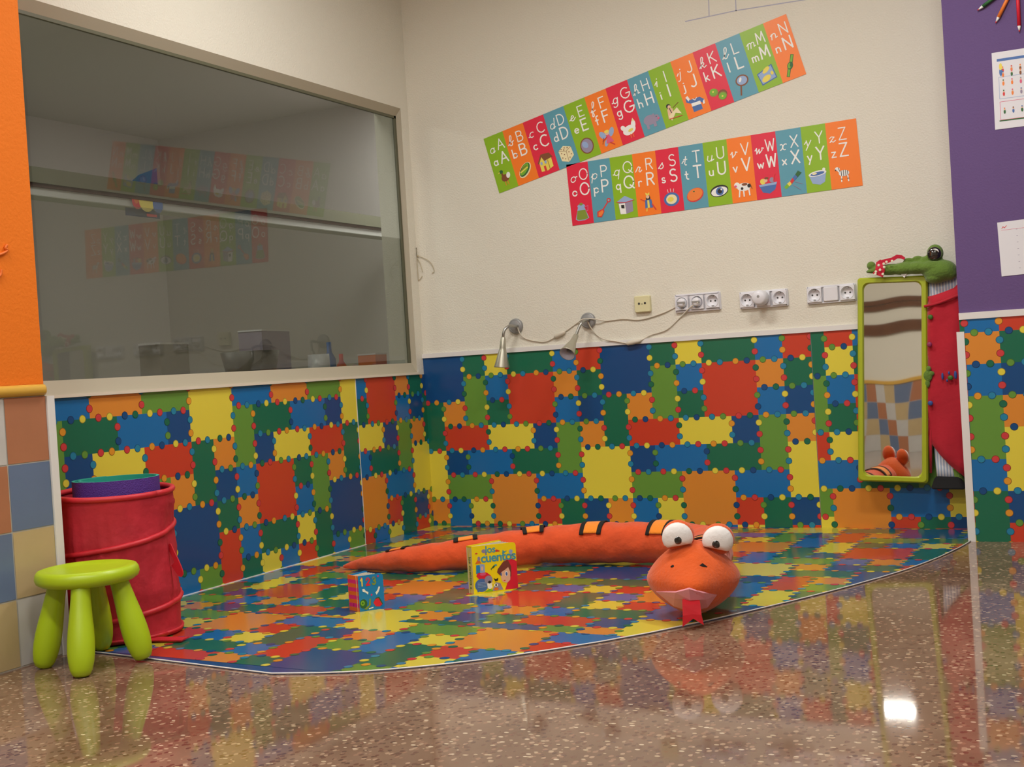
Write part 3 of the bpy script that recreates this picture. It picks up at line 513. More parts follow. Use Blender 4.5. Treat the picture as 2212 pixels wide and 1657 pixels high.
def frieze(corners, letters, cols, bounds, label):
    TL, TRc, BR, BL = [Vector((c[0], c[1])) for c in corners]
    t = thing('alphabet_poster', ((TL.x+TRc.x)/2, 0, BL.y), label, 'poster')
    for i, ch in enumerate(letters):
        u0, u1 = bounds[i], bounds[i+1]
        def to3(x, y, l, u0=u0, u1=u1):          # x 0..1 across the card, y 0..1 up
            u = u0 + (u1-u0)*x
            q = (BL + (BR-BL)*u)*(1-y) + (TL + (TRc-TL)*u)*y
            return Vector((q.x, -.012-l, q.y))
        p = MB(); p.poly([to3(0, 0, .004), to3(1, 0, .004), to3(1, 1, .004), to3(0, 1, .004)], 'card_' + cols[i]); p.poly([to3(0, 0, -.006), to3(0, 1, -.006), to3(1, 1, -.006), to3(1, 0, -.006)], 'paper')
        p.add([to3(0, 0, .004), to3(1, 0, .004), to3(1, 0, -.006), to3(0, 0, -.006)], [(0, 3, 2, 1)], 'card_' + cols[i])
        card = p.build('letter_card', t, label='%s card with letter %s' % ({'pG': 'green', 'pO': 'orange', 'pR': 'red', 'pT': 'blue'}[cols[i]], ch))
        asp = (TL-BL).length / ((TRc-TL).length*(u1-u0)); g = MB(); lc = ch.lower()
        def put(gl, x, y, h, wd):
            wlet = max(px for st in gl for px, _ in st)
            strokes(g, gl, to3iso, x, y*asp, h*asp, h*asp, wd, 'ink_w', .008)
        def to3iso(x, y, l): return to3(x, y/asp, l)
        wz = .72 if ch == 'Z' else 1.0
        put(CUR[lc], .13*wz, .70, .165, .040*wz); put(UPC[ch], .56*wz, .72, .175, .046*wz)
        put(LOW[lc], .17*wz, .475, .15, .052*wz); put(UPC[ch], .54*wz, .475, .19, .062*wz)
        g.build('lettering', card)
        q = MB(); sh = .39*wz
        shape(q, PIC[ch], to3iso, .5*wz + (.06 if ch == 'Z' else 0), .215*asp, sh, sh*1.02, .008)
        q.build('picture', card)
    return t
frieze([(3.47, 15.61), (15.88, 18.30), (16.47, 16.08), (4.03, 13.36)], 'ABCDEFGHIJKLMN', ['pG','pO','pR','pT','pG','pO','pR','pT','pG','pO','pR','pT','pG','pO'],
       [0, .070, .144, .217, .288, .361, .433, .505, .574, .646, .717, .787, .861, .932, 1.0], 'upper alphabet poster strip from A to N, tilted steeply up to the right')
frieze([(7.02, 14.11), (18.09, 14.28), (18.19, 11.94), (7.13, 11.73)], 'OPQRSTUVWXYZ', ['pR','pT','pG','pO','pR','pT','pG','pO','pR','pT','pG','pO'],
       [0, .082, .164, .247, .331, .413, .498, .580, .662, .743, .825, .903, 1.0], 'lower alphabet poster strip from O to Z, nearly level above the sockets')
# faint drawn outline high on the wall
s = MB()
for a, b in (((12.15, 18.72), (14.1, 18.76)), ((13.07, 18.75), (13.1, 19.6)), ((14.08, 18.74), (14.1, 19.6)), ((14.1, 18.76), (17.0, 18.66))):
    d = Vector((b[0]-a[0], 0, b[1]-a[1])); nn = Vector((-d.z, 0, d.x)).normalized()*.018
    A3, B3 = Vector((a[0], -.004, a[1])), Vector((b[0], -.004, b[1])); s.poly([A3-nn, B3-nn, B3+nn, A3+nn], 'pencil_line')
s.build('wall_drawing', origin=(14, 0, 18.7), label='faint grey pencil outline drawn high on the cream wall above the upper alphabet strip', cat='drawing')

# ------------------------------------------------------------------ sockets
def rbox(mb, x0, x1, z0, z1, y0, y1, r, mt, ns=5):
    """plate with rounded corners; y1 is the front (toward -y)"""
    pts = []
    for cx, cz, a in ((x1-r, z1-r, 0), (x0+r, z1-r, 90), (x0+r, z0+r, 180), (x1-r, z0+r, 270)):
        for k in range(ns+1):
            t = math.radians(a + 90*k/ns); pts.append((cx+r*math.cos(t), cz+r*math.sin(t)))
    b = min(.04, r*.5, abs(y1-y0)*.6); cx = (x0+x1)/2; cz = (z0+z1)/2; sx = 1-b/(x1-x0)*2; sz = 1-b/(z1-z0)*2; n = len(pts); sg = -1 if y1 < y0 else 1
    vs = [(x, y0, z) for x, z in pts] + [(x, y1-sg*b, z) for x, z in pts] + [(cx+(x-cx)*sx, y1, cz+(z-cz)*sz) for x, z in pts]
    fs = [(j*n+k, (j+1)*n+k, (j+1)*n+(k+1) % n, j*n+(k+1) % n) for j in range(2) for k in range(n)] + [tuple(range(2*n, 3*n)), tuple(range(n))[::-1]]
    mb.add(vs, fs, mt)
RY = Matrix.Rotation(math.radians(90), 4, 'X')          # local z -> -y (out of the back wall)
def outlet_face(t, cx, cz):
    f = MB(); f.lathe([(.245, .166), (.235, .178), (.222, .178), (.215, .06), (0, .06)], 'socket_white', 28, TR((cx, 0, cz)) @ RY)
    for dx in (-.085, .085): f.lathe([(.034, .062), (0, .063)], 'hole_dark', 10, TR((cx+dx, 0, cz)) @ RY)
    for dz in (-.19, .19): f.box((cx-.035, -.15, cz+dz-.03), (cx+.035, -.06, cz+dz+.03), 'plug_grey')
    f.build('outlet', t)
def triple(x0, x1, z0, z1, kinds, label):
    t = thing('wall_socket', ((x0+x1)/2, 0, z0), label, 'socket', 'triple socket plates on the back wall')
    p = MB(); rbox(p, x0, x1, z0, z1, -.0, -.055, .06, 'socket_white')
    for q in ((x0+.02, x0+.07, z0+.02, z1-.02), (x1-.07, x1-.02, z0+.02, z1-.02), (x0+.05, x1-.05, z0+.01, z0+.06), (x0+.05, x1-.05, z1-.06, z1-.01)): p.box((q[0], -.1, q[2]), (q[1], -.05, q[3]), 'socket_white')
    p.build('cover_plate', t)
    w3 = (x1-x0)/3
    ins = MB()
    for i, k in enumerate(kinds):
        cx = x0 + w3*(i+.5); cz = (z0+z1)/2
        if k == 'b':
            b = MB(); rbox(b, cx-.25, cx+.25, cz-.25, cz+.25, -.1, -.16, .04, 'socket_white')
            for q in ((cx-.26, cz-.26, cx+.26, cz-.245), (cx-.26, cz+.245, cx+.26, cz+.26), (cx-.26, cz-.26, cx-.245, cz+.26), (cx+.245, cz-.26, cx+.26, cz+.26)): b.box((q[0], -.115, q[1]), (q[2], -.1, q[3]), 'socket_line')
            b.build('blank_insert', t)
        else:
            b = MB(); N_ = 32; sq = []
            for k in range(N_):
                a = 2*math.pi*k/N_; ca, sa_ = math.cos(a), math.sin(a); q_ = .26/max(abs(ca), abs(sa_)); sq.append((q_*ca, q_*sa_, ca, sa_))
            b.add([(cx+x, -.10, cz+z) for x, z, _, _ in sq] + [(cx+x*.96, -.165, cz+z*.96) for x, z, _, _ in sq] + [(cx+.245*c_, -.165, cz+.245*s_) for _, _, c_, s_ in sq] + [(cx+.23*c_, -.05, cz+.23*s_) for _, _, c_, s_ in sq],
                  [(j*N_+k, (j+1)*N_+k, (j+1)*N_+(k+1) % N_, j*N_+(k+1) % N_) for j in range(3) for k in range(N_)], 'socket_white')
            b.build('insert', t); outlet_face(t, cx, cz)
    return t
triple(11.12, 12.89, 8.04, 8.72, 'ooo', 'triple socket plate nearest the lamps, with two lamp plugs in it')
triple(13.59, 15.38, 7.985, 8.615, 'ooo', 'middle triple socket plate with a round adapter plugged in its centre')
triple(16.04, 17.76, 7.97, 8.60, 'obo', 'triple socket plate beside the mirror, blank in the middle')
t = thing('phone_socket', (9.86, 0, 8.16), 'small square yellowed phone socket on the wall, left of all the white sockets', 'socket')
p = MB(); rbox(p, 9.54, 10.17, 8.17, 8.79, 0, -.16, .05, 'socket_cream'); p.build('cover_plate', t)
p = MB()
for dx in (-.12, .12): p.lathe([(.045, .165), (0, .165)], 'hole_dark', 12, TR((9.855+dx, 0, 8.5)) @ RY)
p.lathe([(.02, .165), (0, .165)], 'hole_dark', 10, TR((9.855, 0, 8.48)) @ RY); p.build('contact_hole', t)
t = thing('plug_adapter', (14.46, -.1, 8.3), 'white round plug adapter standing out of the middle socket plate', 'adapter')
p = MB(); p.lathe([(.0, .68), (.2, .67), (.26, .62), (.28, .5), (.27, .2), (.24, .165)], 'socket_white', 26, TR((14.46, 0, 8.34)) @ RY); p.build('body', t)
p = MB(); p.lathe([(.05, .685), (0, .685)], 'plug_grey', 12, TR((14.46, 0, 8.38)) @ RY); p.build('cap_screw', t)

# ------------------------------------------------------------------ reading lamps
def lamp(base, arm, head_top, head_end, cable, sw, plug, label):
    t = thing('wall_lamp', base, label, 'wall lamp', None)
    bx, _, bz = base
    b = MB(); b.lathe([(.30, 0), (.31, .05), (.30, .11), (.26, .14), (.0, .15)], 'lamp_grey', 36, TR((bx, 0, bz)) @ RY)
    b.lathe([(.26, .141), (.25, .15), (.235, .143)], 'lamp_grey', 36, TR((bx, 0, bz)) @ RY); b.build('wall_base', t)
    a = MB(); pth = cat_rom(arm, 8); a.tube(pth, [.055 + .004*(i % 2) for i in range(len(pth))], 'steel', n=12); a.build('gooseneck', t)
    ht, he = Vector(head_top), Vector(head_end); L = (he-ht).length; M = TR(ht) @ rot_to(he-ht)
    s = MB(); s.lathe([(.0, -.02), (.07, -.01), (.095, .03), (.13, .36*L), (.135, .40*L), (.15, .44*L), (.30, .97*L), (.305, L), (.285, L)], 'shade_metal', 36, M)
    s.lathe([(.285, L), (.26, .93*L), (.13, .5*L), (.0, .48*L)], 'shade_inside', 36, M); sh = s.build('lamp_shade', t)
    q = MB(); q.lathe([(0, .86*L), (.07, .84*L), (.10, .78*L), (.09, .7*L), (.06, .5*L)], 'bulb_dark', 20, M); q.build('bulb', sh)
    c = MB(); c.tube(cat_rom(cable, 8), .024, 'cable_white', n=8); c.build('power_cord', t)
    c = MB(); s0, s1 = Vector(sw[0]), Vector(sw[1]); c.tube([s0, s0+(s1-s0)*.12, s0+(s1-s0)*.5, s0+(s1-s0)*.88, s1], [.03, .08, .095, .08, .03], 'cable_white', n=10); c.build('cord_switch', t)
    px, pz = plug; c = MB(); c.lathe([(.0, .30), (.10, .30), (.15, .27), (.17, .20), (.18, .07)], 'socket_white', 22, TR((px, 0, pz)) @ RY); c.box((px-.15, -.31, pz-.035), (px+.15, -.24, pz+.035), 'plug_grey'); c.build('plug', t)
Yc = -.04
def aw(px, py, Y): v = at_y(px, py, Y); return (v.x, v.y, v.z)
lamp((4.42, 0, 8.02), [aw(1119, 704, -.1), aw(1113, 705, -.35), aw(1102, 704, -.75), aw(1092, 710, -.95), aw(1088, 719, -1.02), aw(1087, 730, -1.02)], aw(1087, 728, -1.02), aw(1084, 794, -1.05),
     [aw(1118, 707, -.2), aw(1124, 722, -.12), aw(1137, 732, Yc), aw(1158, 737, Yc), aw(1178, 738, Yc), aw(1196, 730, Yc), aw(1222, 715, Yc), aw(1245, 699, Yc), aw(1262, 689, -.17), aw(1290, 690, -.17), aw(1310, 693, Yc), aw(1345, 689, Yc), aw(1385, 690, Yc), aw(1430, 677, Yc), aw(1462, 662, Yc), aw(1476, 656, -.3)],
     (aw(1197, 729, -.08), aw(1221, 716, -.08)), (11.43, 8.40), 'left silver reading lamp with its shade hanging straight down in front of the puzzle sheet')
lamp((7.56, 0, 8.02), [aw(1273, 692, -.1), aw(1265, 692, -.5), aw(1258, 696, -.85), aw(1250, 709, -1.0), aw(1244, 727, -1.1)], aw(1245, 724, -1.1), aw(1225, 765, -1.95),
     [aw(1270, 694, -.2), aw(1275, 706, -.16), aw(1288, 722, Yc), aw(1305, 733, -.14), aw(1328, 737, -.14), aw(1362, 742, -.14), aw(1385, 735, -.12), aw(1405, 724, Yc), aw(1440, 712, Yc), aw(1470, 685, Yc), aw(1490, 665, -.2), aw(1508, 653, -.3)],
     (aw(1352, 743, -.18), aw(1385, 735, -.18)), (12.0, 8.39), 'right silver reading lamp with its shade swung out to show the white inside')

# string knotted at the window corner
s = MB(); w3 = lambda px, py: aw(px, py, -.05)
for pts in ([(897, 553), (891, 545), (892, 537), (898, 536), (900, 545), (897, 553)], [(897, 553), (912, 556), (930, 567), (938, 585), (933, 590)], [(897, 553), (907, 567), (913, 588)], [(897, 553), (892, 575), (889, 592), (893, 602), (905, 605), (912, 596)]):
    P = cat_rom([w3(*q) for q in pts], 5); P = [Vector((max(q.x, .03), q.y, q.z)) for q in P]
    s.tube(P, .014, 'string_beige', n=6)
s.ell(Vector(w3(897, 553)) + Vector((.12, 0, 0)), (.04, .03, .04), 'string_beige', nu=8, nv=6)
s.build('string', origin=(.1, 0, 11.2), label='thin beige knotted string hanging at the window edge near the room corner', cat='string')

# ------------------------------------------------------------------ paper and pencils on the purple wall, ornament on the orange pier
def sheet(px0, py0, ang, wd, ht, label, art):
    o = at_y(px0, py0, JY); a = math.radians(ang); ex = Vector((math.cos(a), 0, math.sin(a))); ez = Vector((-math.sin(a), 0, math.cos(a)))
    def to3(x, y, l): return Vector((o.x, JY-.01-l, o.z)) + ex*x + ez*(y-ht)
    t = thing('wall_chart', to3(wd/2, 0, 0), label, 'paper sheet')
    p = MB(); p.poly([to3(0, 0, .005), to3(wd, 0, .005), to3(wd, ht, .005), to3(0, ht, .005)], 'paper'); p.poly([to3(0, 0, -.008), to3(0, ht, -.008), to3(wd, ht, -.008), to3(wd, 0, -.008)], 'paper'); p.build('paper', t)
    g = MB(); art(g, to3); g.build('printing', t)
def art1(g, f):
    def bar(x0, x1, y0, y1, c, l=.008): g.poly([f(x0, y0, l), f(x1, y0, l), f(x1, y1, l), f(x0, y1, l)], 'ink_' + c)
    bar(.14, 1.5, 2.08, 2.16, 'b'); bar(.14, 1.5, .23, .27, 'dg')
    for y0, y1, c in ((.92, 1.6, 'lb'), (.27, .84, 'p')):
        bar(.17, 1.5, y1-.012, y1, c); bar(.17, 1.5, y0, y0+.012, c); bar(.17, .182, y0, y1, c)
    R = random.Random(3); inks = ['b', 'r', 'br', 'p', 'o', 'gy', 'dg']
    for y in (1.82, 1.68, 1.42, 1.1, .55):
        for k in range(5):
            x = .3 + k*.25; i1, i2 = R.choice(inks), R.choice(inks)
            shape(g, [('e', i1, 0, -.3, .45, .6), ('e', 'sk', 0, .4, .3, .3), ('e', i2, 0, .65, .28, .2)], f, x, y, .07, .11, .01)
    shape(g, [('e', 'b', 0, -.5, .5, .7), ('e', 'y', 0, .4, .5, .6)], f, .24, 1.84, .09, .18, .012)
def art2(g, f):
    for k in range(7): y = .2 + k*.2; [g.poly([f(x, y, .008), f(x+.045, y, .008), f(x+.045, y+.012, .008), f(x, y+.012, .008)], 'ink_gy') for x in (.52, .78, 1.04)]
    strokes(g, [[(.12, 1.48), (.16, 1.53), (.2, 1.49), (.26, 1.55)]], f, 0, 0, 1, 1, .018, 'ink_r', .008); g.poly([f(.1, 1.42, .008), f(1.4, 1.42, .008), f(1.4, 1.428, .008), f(.1, 1.428, .008)], 'ink_p')
sheet(2142, 115, -.5, 1.7, 2.37, 'white chart with blue bar and tiny figures, upper sheet on the purple wall', art1)
sheet(2154, 481, 1.5, 1.5, 1.68, 'white handwritten sheet, lower one on the purple wall', art2)
for (x0, y0), (x1, y1), c, lab in (((2112, 22), (2160, -14), 'dg', 'dark green pencil of the decoration high on the purple wall'), ((2151, 49), (2190, -30), 'o', 'orange pencil of the decoration high on the purple wall'), ((2202, 68), (2197, -40), 'rh', 'red pencil of the decoration high on the purple wall')):
    a = at_y(x0, y0, JY-.06); b = at_y(x1, y1, JY-.06); d = (b-a)
    t = thing('pencil', a, lab, 'pencil'); L = d.length; e1 = a + d*(.03/L*1.2); e2 = a + d.normalized()*.17
    MB().tube([e2, b], .055, 'ink_' + c, n=8).build('shaft', t); MB().tube([a+d.normalized()*.03, e2], [.02, .05], 'ink_w', n=8).build('wooden_tip', t); MB().tube([a-d.normalized()*.01, a+d.normalized()*.035], [.012, .024], 'ink_r', n=8).build('lead', t)
for pp, lab in ((((15, 529), (12, 536), (16, 541), (9, 546), (2, 549), (-8, 552)), 'upper curl of orange foam sticking out on the orange wall at the left edge'), (((3, 583), (2, 592), (-3, 598), (-12, 600)), 'lower stub of orange foam on the orange wall at the left edge')):
    s = MB(); P = [at_x(px, py, PX+.04) for px, py in pp]; s.tube(cat_rom(P, 5), .034, 'ink_ora', n=8); s.build('wall_ornament', origin=tuple(P[0]), label=lab, cat='ornament')

# ------------------------------------------------------------------ mirror
MY = -.62; mc = at_y(1928, 820, MY); TILT = -0.025; YAW = 0.0075; ROT = -0.048
MW, MH = 2.30, 6.98
mm = TR(mc) @ Matrix.Rotation(-ROT, 4, 'Y') @ Matrix.Rotation(YAW, 4, 'Z') @ Matrix.Rotation(TILT, 4, 'X')
def rr(hw, hh, r, ns=6):
    P = []
    for cx, cz, a in ((hw-r, hh-r, 0), (-hw+r, hh-r, 90), (-hw+r, -hh+r, 180), (hw-r, -hh+r, 270)):
        for k in range(ns+1): t = math.radians(a+90*k/ns); P.append((cx+r*math.cos(t), cz+r*math.sin(t)))
    return P
t = thing('wall_mirror', (mc.x, 0, mc.z-MH/2), 'tall narrow mirror in a lime green frame hung beside the plush crocodile', 'mirror')
loops = [(rr(MW/2, MH/2, .1), .28), (rr(MW/2, MH/2, .1), -.02), (rr(MW/2-.05, MH/2-.05, .12), -.08), (rr(MW/2-.17, MH/2-.17, .2), -.08), (rr(MW/2-.2, MH/2-.2, .22), .0), (rr(MW/2-.21, MH/2-.21, .22), .04)]
vs = [mm @ Vector((x, y, z)) for P, y in loops for x, z in P]; n = len(loops[0][0])
fr = MB().add(vs, [(j*n+k, j*n+(k+1) % n, (j+1)*n+(k+1) % n, (j+1)*n+k) for j in range(len(loops)-1) for k in range(n)] + [tuple(range(n))], 'frame_lime'); fr.build('frame', t)
g = MB(); hw, hh = MW/2-.16, MH/2-.16; nx, nz = 14, 40
def mz(x, z): return .0045*((x/hw)**2) + .0026*math.sin(z*1.3+1)*.6 + .0015*math.sin(x*3+z*.8)
vs = [mm @ Vector((-hw+2*hw*i/nx, .02+mz(-hw+2*hw*i/nx, -hh+2*hh*j/nz), -hh+2*hh*j/nz)) for j in range(nz+1) for i in range(nx+1)]
g.add(vs, [(j*(nx+1)+i, j*(nx+1)+i+1, (j+1)*(nx+1)+i+1, (j+1)*(nx+1)+i) for j in range(nz) for i in range(nx)], 'mirror_silver', True); g.build('mirror_glass', t)
# wooden rails on the far wall (seen in the mirror)
for z0, z1 in ((10.6, 11.7), (13.0, 13.5), (13.65, 14.2)):
    pass
rl = MB().box((2.6, YF, 10.4), (XR-1, YF+.25, 11.4), 'wood_brown'); rl.build('wall_rail', origin=(20, YF, 10.4), label='lower single dark wooden rail across the wall seen in the mirror', cat='rail')
rl = MB().box((2.6, YF, 12.7), (XR-1, YF+.25, 13.2), 'wood_brown').box((2.6, YF, 13.28), (XR-1, YF+.25, 13.75), 'wood_brown'); rl.build('wall_rail', origin=(20, YF, 12.7), label='upper double dark wooden rail across the wall seen in the mirror', cat='rail')

# ------------------------------------------------------------------ plush crocodile hung on the back wall
CY = -.5; K = 0.01547
def cp(px, py, y=CY): return at_y(px, py, y)
t = thing('plush_crocodile', (20.6, 0, 1.5), 'green plush crocodile in red dungarees hanging on the wall behind the lime mirror', 'soft toy')
bd = MB()
bl = []
for (x0, x1, py, hy) in ((2001, 2076, 642, .22), (1999, 2080, 680, .3), (1998, 2082, 760, .32), (1998, 2084, 860, .33), (2001, 2088, 950, .30), (2004, 2090, 985, .26)):
    a = cp(x0+3, py, -.36); b = cp(x1+6, py, -.36); bl.append((a.x, min(b.x, 21.33), a.z, hy))
def loft(mb, secs, mt, n=28, yc=-.36, wob=.0, cap=True):
    vs = []
    for x0, x1, z, hy in secs:
        for k in range(n):
            a = 2*math.pi*k/n; ca, sa_ = math.cos(a), math.sin(a)
            vs.append(((x0+x1)/2 + (x1-x0)/2*math.copysign(abs(ca)**.7, ca), min(-.04, yc + hy*math.copysign(abs(sa_)**.8, sa_)*.62 + wob*math.sin(z*3+k)), z + wob*math.sin(k*1.7)))
    N = len(secs); fs = [(i*n+k, i*n+(k+1) % n, (i+1)*n+(k+1) % n, (i+1)*n+k) for i in range(N-1) for k in range(n)]
    if cap: fs += [tuple(range(n))[::-1], tuple((N-1)*n+k for k in range(n))]
    mb.add(vs, fs, mt, True)
# striped shirt body (torso and leg), continuous
sh = MB(); loft(sh, [(bl[0][0]+.05, 21.28, cp(2030, 600, -.36).z, .2), (bl[0][0]+.02, 21.3, cp(2030, 640, -.36).z, .24), (bl[1][0]+.1, 21.25, cp(2030, 700, -.36).z, .24), (bl[3][0]+.2, 21.2, cp(2030, 900, -.36).z, .24), (bl[3][0]+.15, 21.0, cp(2030, 960, -.36).z, .22), (20.12, 21.0, cp(2030, 1008, -.36).z, .2), (20.15, 20.95, cp(2030, 1040, -.36).z, .18)], 'shirt_stripe')
body = sh.build('shirt', t, label='blue and white striped shirt')
rd = MB(); fv = []
# dungarees: shell in front of the shirt with sloping bib top and sweeping hem
topc = [(2006, 645), (2003, 641), (2020, 637), (2040, 630), (2060, 622), (2078, 606), (2090, 600)]
hemc = [(2006, 925), (2004, 938), (2012, 958), (2030, 982), (2050, 1003), (2070, 1020), (2092, 1036)]
rows = 16; vs = []
for j in range(rows+1):
    f = j/rows
    for k in range(7):
        px = topc[k][0]*(1-f)+hemc[k][0]*f; py = topc[k][1]*(1-f)+hemc[k][1]*f
        dep = -.64 + .05*abs(k-3)/3 + .035*math.sin(f*11+k*1.9) + .03*math.sin(k*2.3+f*4); q = cp(px, py, dep); q.x = min(q.x, 21.30); vs.append(q)
for j in range(rows+1):
    for k in (6, 0): pass
back = [Vector((q.x, q.y+.14, q.z)) for q in vs]; N7 = len(vs)
fs = [(j*7+k, j*7+k+1, (j+1)*7+k+1, (j+1)*7+k) for j in range(rows) for k in range(6)]
fs += [tuple(N7+i for i in f[::-1]) for f in fs[:rows*6]]
rim = [(0*7+k, 0*7+k+1) for k in range(6)] + [(j*7+6, (j+1)*7+6) for j in range(rows)] + [(rows*7+k+1, rows*7+k) for k in range(5, -1, -1)] + [((j+1)*7, j*7) for j in range(rows-1, -1, -1)]
fs += [(b, a, N7+a, N7+b) for a, b in rim]
rd.add(vs + back, fs, 'croc_red', True); ov = rd.build('dungarees', t, label='red dungarees')
cf = MB(); P = cat_rom([cp(px, py, -.70) for px, py in ((1996, 662), (2020, 657), (2045, 648), (2079, 634))], 5); cf.tube([Vector((min(q.x, 21.3), q.y, q.z)) for q in P], .045, 'croc_red', n=8); cf.build('bib_fold', ov)
rd = MB(); rd.tube([cp(2008, 880, -.5), cp(2010, 960, -.56), cp(2011, 1022, -.56)], [.05, .06, .04], 'croc_red', n=10); rd.build('trouser_edge', ov)
for px, py, c in ((2010, 685, 'green'), (2008, 744, 'pink'), (2010, 871, 'blue')):
    MB().lathe([(.08, 0), (.085, .03), (.06, .05), (0, .05)], 'button_' + c, 16, TR(cp(px, py, -.70)) @ RY).build('button', ov, label=c + ' button')
ap = MB()
for px, py, rx, rz, c in ((2036, 813, .04, .12, 'blue'), (2050, 806, .035, .06, 'blue'), (2053, 816, .09, .08, 'green'), (2064, 810, .05, .14, 'blue'), (2046, 822, .03, .05, 'blue')):
    ap.ell(cp(px, py, -.735), (rx, .03, rz), 'button_' + c, nu=12, nv=8)
ap.build('applique', ov, label='blue and green stitched flower')
hd = MB(); hd.ell(cp(2004, 812, -.66), (.15, .06, .2), 'croc_green'); hd.ell(cp(2003, 828, -.65), (.09, .06, .15), 'croc_green'); hd.ell(cp(2011, 807, -.66), (.11, .06, .09), 'croc_green', nu=14); hd.ell(cp(2006, 797, -.66), (.08, .06, .1), 'croc_green', nu=14); hd.build('hand', t)
sf = MB(); a = cp(2037, 1043, -.36)
sf.add([(20.08, -.06, a.z+.24), (20.9, -.06, a.z+.2), (21.1, -.06, a.z-.17), (20.0, -.06, a.z-.15), (20.12, -.62, a.z+.24), (20.9, -.62, a.z+.2), (21.12, -.98, a.z-.17), (19.98, -.98, a.z-.15)], [(0, 1, 2, 3), (7, 6, 5, 4), (0, 4, 5, 1), (1, 5, 6, 2), (2, 6, 7, 3), (3, 7, 4, 0)], 'croc_shoe'); so = sf.build('shoe', t, label='black shoe')
bv = so.modifiers.new('bevel', 'BEVEL'); bv.width = .012; bv.segments = 3
tl = MB(); tl.tube([cp(2060, 1005, -.3), cp(2070, 1030, -.3), cp(2078, 1052, -.3)], [.18, .2, .14], 'croc_green', n=14); tl.build('tail', t)
# head: overlapping plush volumes fused into one skin
h = MB(); HY = -.62
for px, py, rx, ry, rz in ((2030, 585, .56, .42, .38), (2012, 577, .55, .40, .24), (1985, 578, .55, .34, .22), (1955, 580, .55, .30, .215), (1925, 582, .5, .27, .19), (1903, 582, .32, .24, .14), (1882, 574, .155, .15, .15), (1888, 586, .28, .2, .07),
                          (2020, 547, .27, .24, .30), (2048, 590, .3, .3, .25), (2022, 600, .36, .35, .2), (1962, 562, .16, .12, .08), (1982, 558, .16, .12, .09), (2052, 574, .1, .1, .08), (2000, 562, .2, .2, .14)):
    h.ell(cp(px, py, HY), (rx, ry, rz), 'croc_green', nu=20, nv=12)
ho = h.build('head', t, label='green plush head with a long snout')
rm = ho.modifiers.new('remesh', 'REMESH'); rm.mode = 'VOXEL'; rm.voxel_size = .0045; rm.use_smooth_shade = True
sm = ho.modifiers.new('smooth', 'SMOOTH'); sm.iterations = 3; sm.factor = .5
e = MB(); ec = cp(2018, 548.5, HY-.22); e.ell(ec, (.225, .1, .235), 'eye_black', nu=28, nv=18); eo = e.build('eye', ho)
e = MB(); hl = [(ec.x + .16*math.cos(math.radians(a)), ec.y-.1+.02, ec.z+.14*math.sin(math.radians(a))+.01) for a in range(10, 110, 10)]; e.tube(hl, [.008 + .02*math.sin(math.pi*k/9) for k in range(10)], 'ink_w', n=8); e.build('eye_highlight', eo, label='white crescent')
e = MB(); P = [cp(px, py, HY-yy) for px, py, yy in ((1896, 595, .34), (1901, 583, .33), (1899, 571, .2), (1897, 565, 0), (1899, 568, -.15))]
def ribbon(mb, P, w, mt, thick=.03):
    L = []; 
    for i, q in enumerate(P):
        d = (P[min(i+1, len(P)-1)] - P[max(i-1, 0)]).normalized(); sd = d.cross(Vector((0, 1, 0)));
        if sd.length < .1: sd = Vector((1, 0, 0))
        sd.normalize(); sd *= w[i]/2 if hasattr(w, '__len__') else w/2; nb = sd.cross(d).normalized()*thick
        L += [q-sd, q+sd, q+sd+nb, q-sd+nb]
    fs = [(i*4+k, i*4+(k+1) % 4, (i+1)*4+(k+1) % 4, (i+1)*4+k) for i in range(len(P)-1) for k in range(4)] + [(0, 1, 2, 3), tuple((len(P)-1)*4+k for k in (3, 2, 1, 0))]
    mb.add(L, fs, mt, False)
ribbon(e, P, [.36, .32, .24, .2, .2], 'scarf_red')
P2 = [cp(px, py, HY-yy) for px, py, yy in ((1900, 569, .2), (1915, 564, .22), (1928, 560, .22), (1938, 554, .18), (1947, 555, .16), (1954, 559, .16))]
ribbon(e, P2, [.2, .15, .13, .13, .12, .08], 'scarf_red'); sc_ = e.build('scarf', ho, label='red scarf with cream polka dots')
e = MB()
for px, py in ((1892, 587), (1901, 583), (1898, 573), (1909, 570), (1891, 592), (1915, 566), (1927, 564), (1907, 592), (1910, 577)):
    e.ell(cp(px, py, HY-.40), (.045, .012, .045), 'dot_cream', nu=12, nv=6)
e.build('polka_dot', sc_)
e = MB(); a = cp(1953, 595, MY-.12); e.add([a+Vector((-.13, 0, .09)), a+Vector((.13, 0, .09)), a+Vector((0, 0, -.08)), a+Vector((-.13, .1, .09)), a+Vector((.13, .1, .09)), a+Vector((0, .1, -.08))], [(0, 2, 1), (3, 4, 5), (0, 1, 4, 3), (1, 2, 5, 4), (2, 0, 3, 5)], 'ink_w'); e.build('tooth', ho, label='white felt tooth')
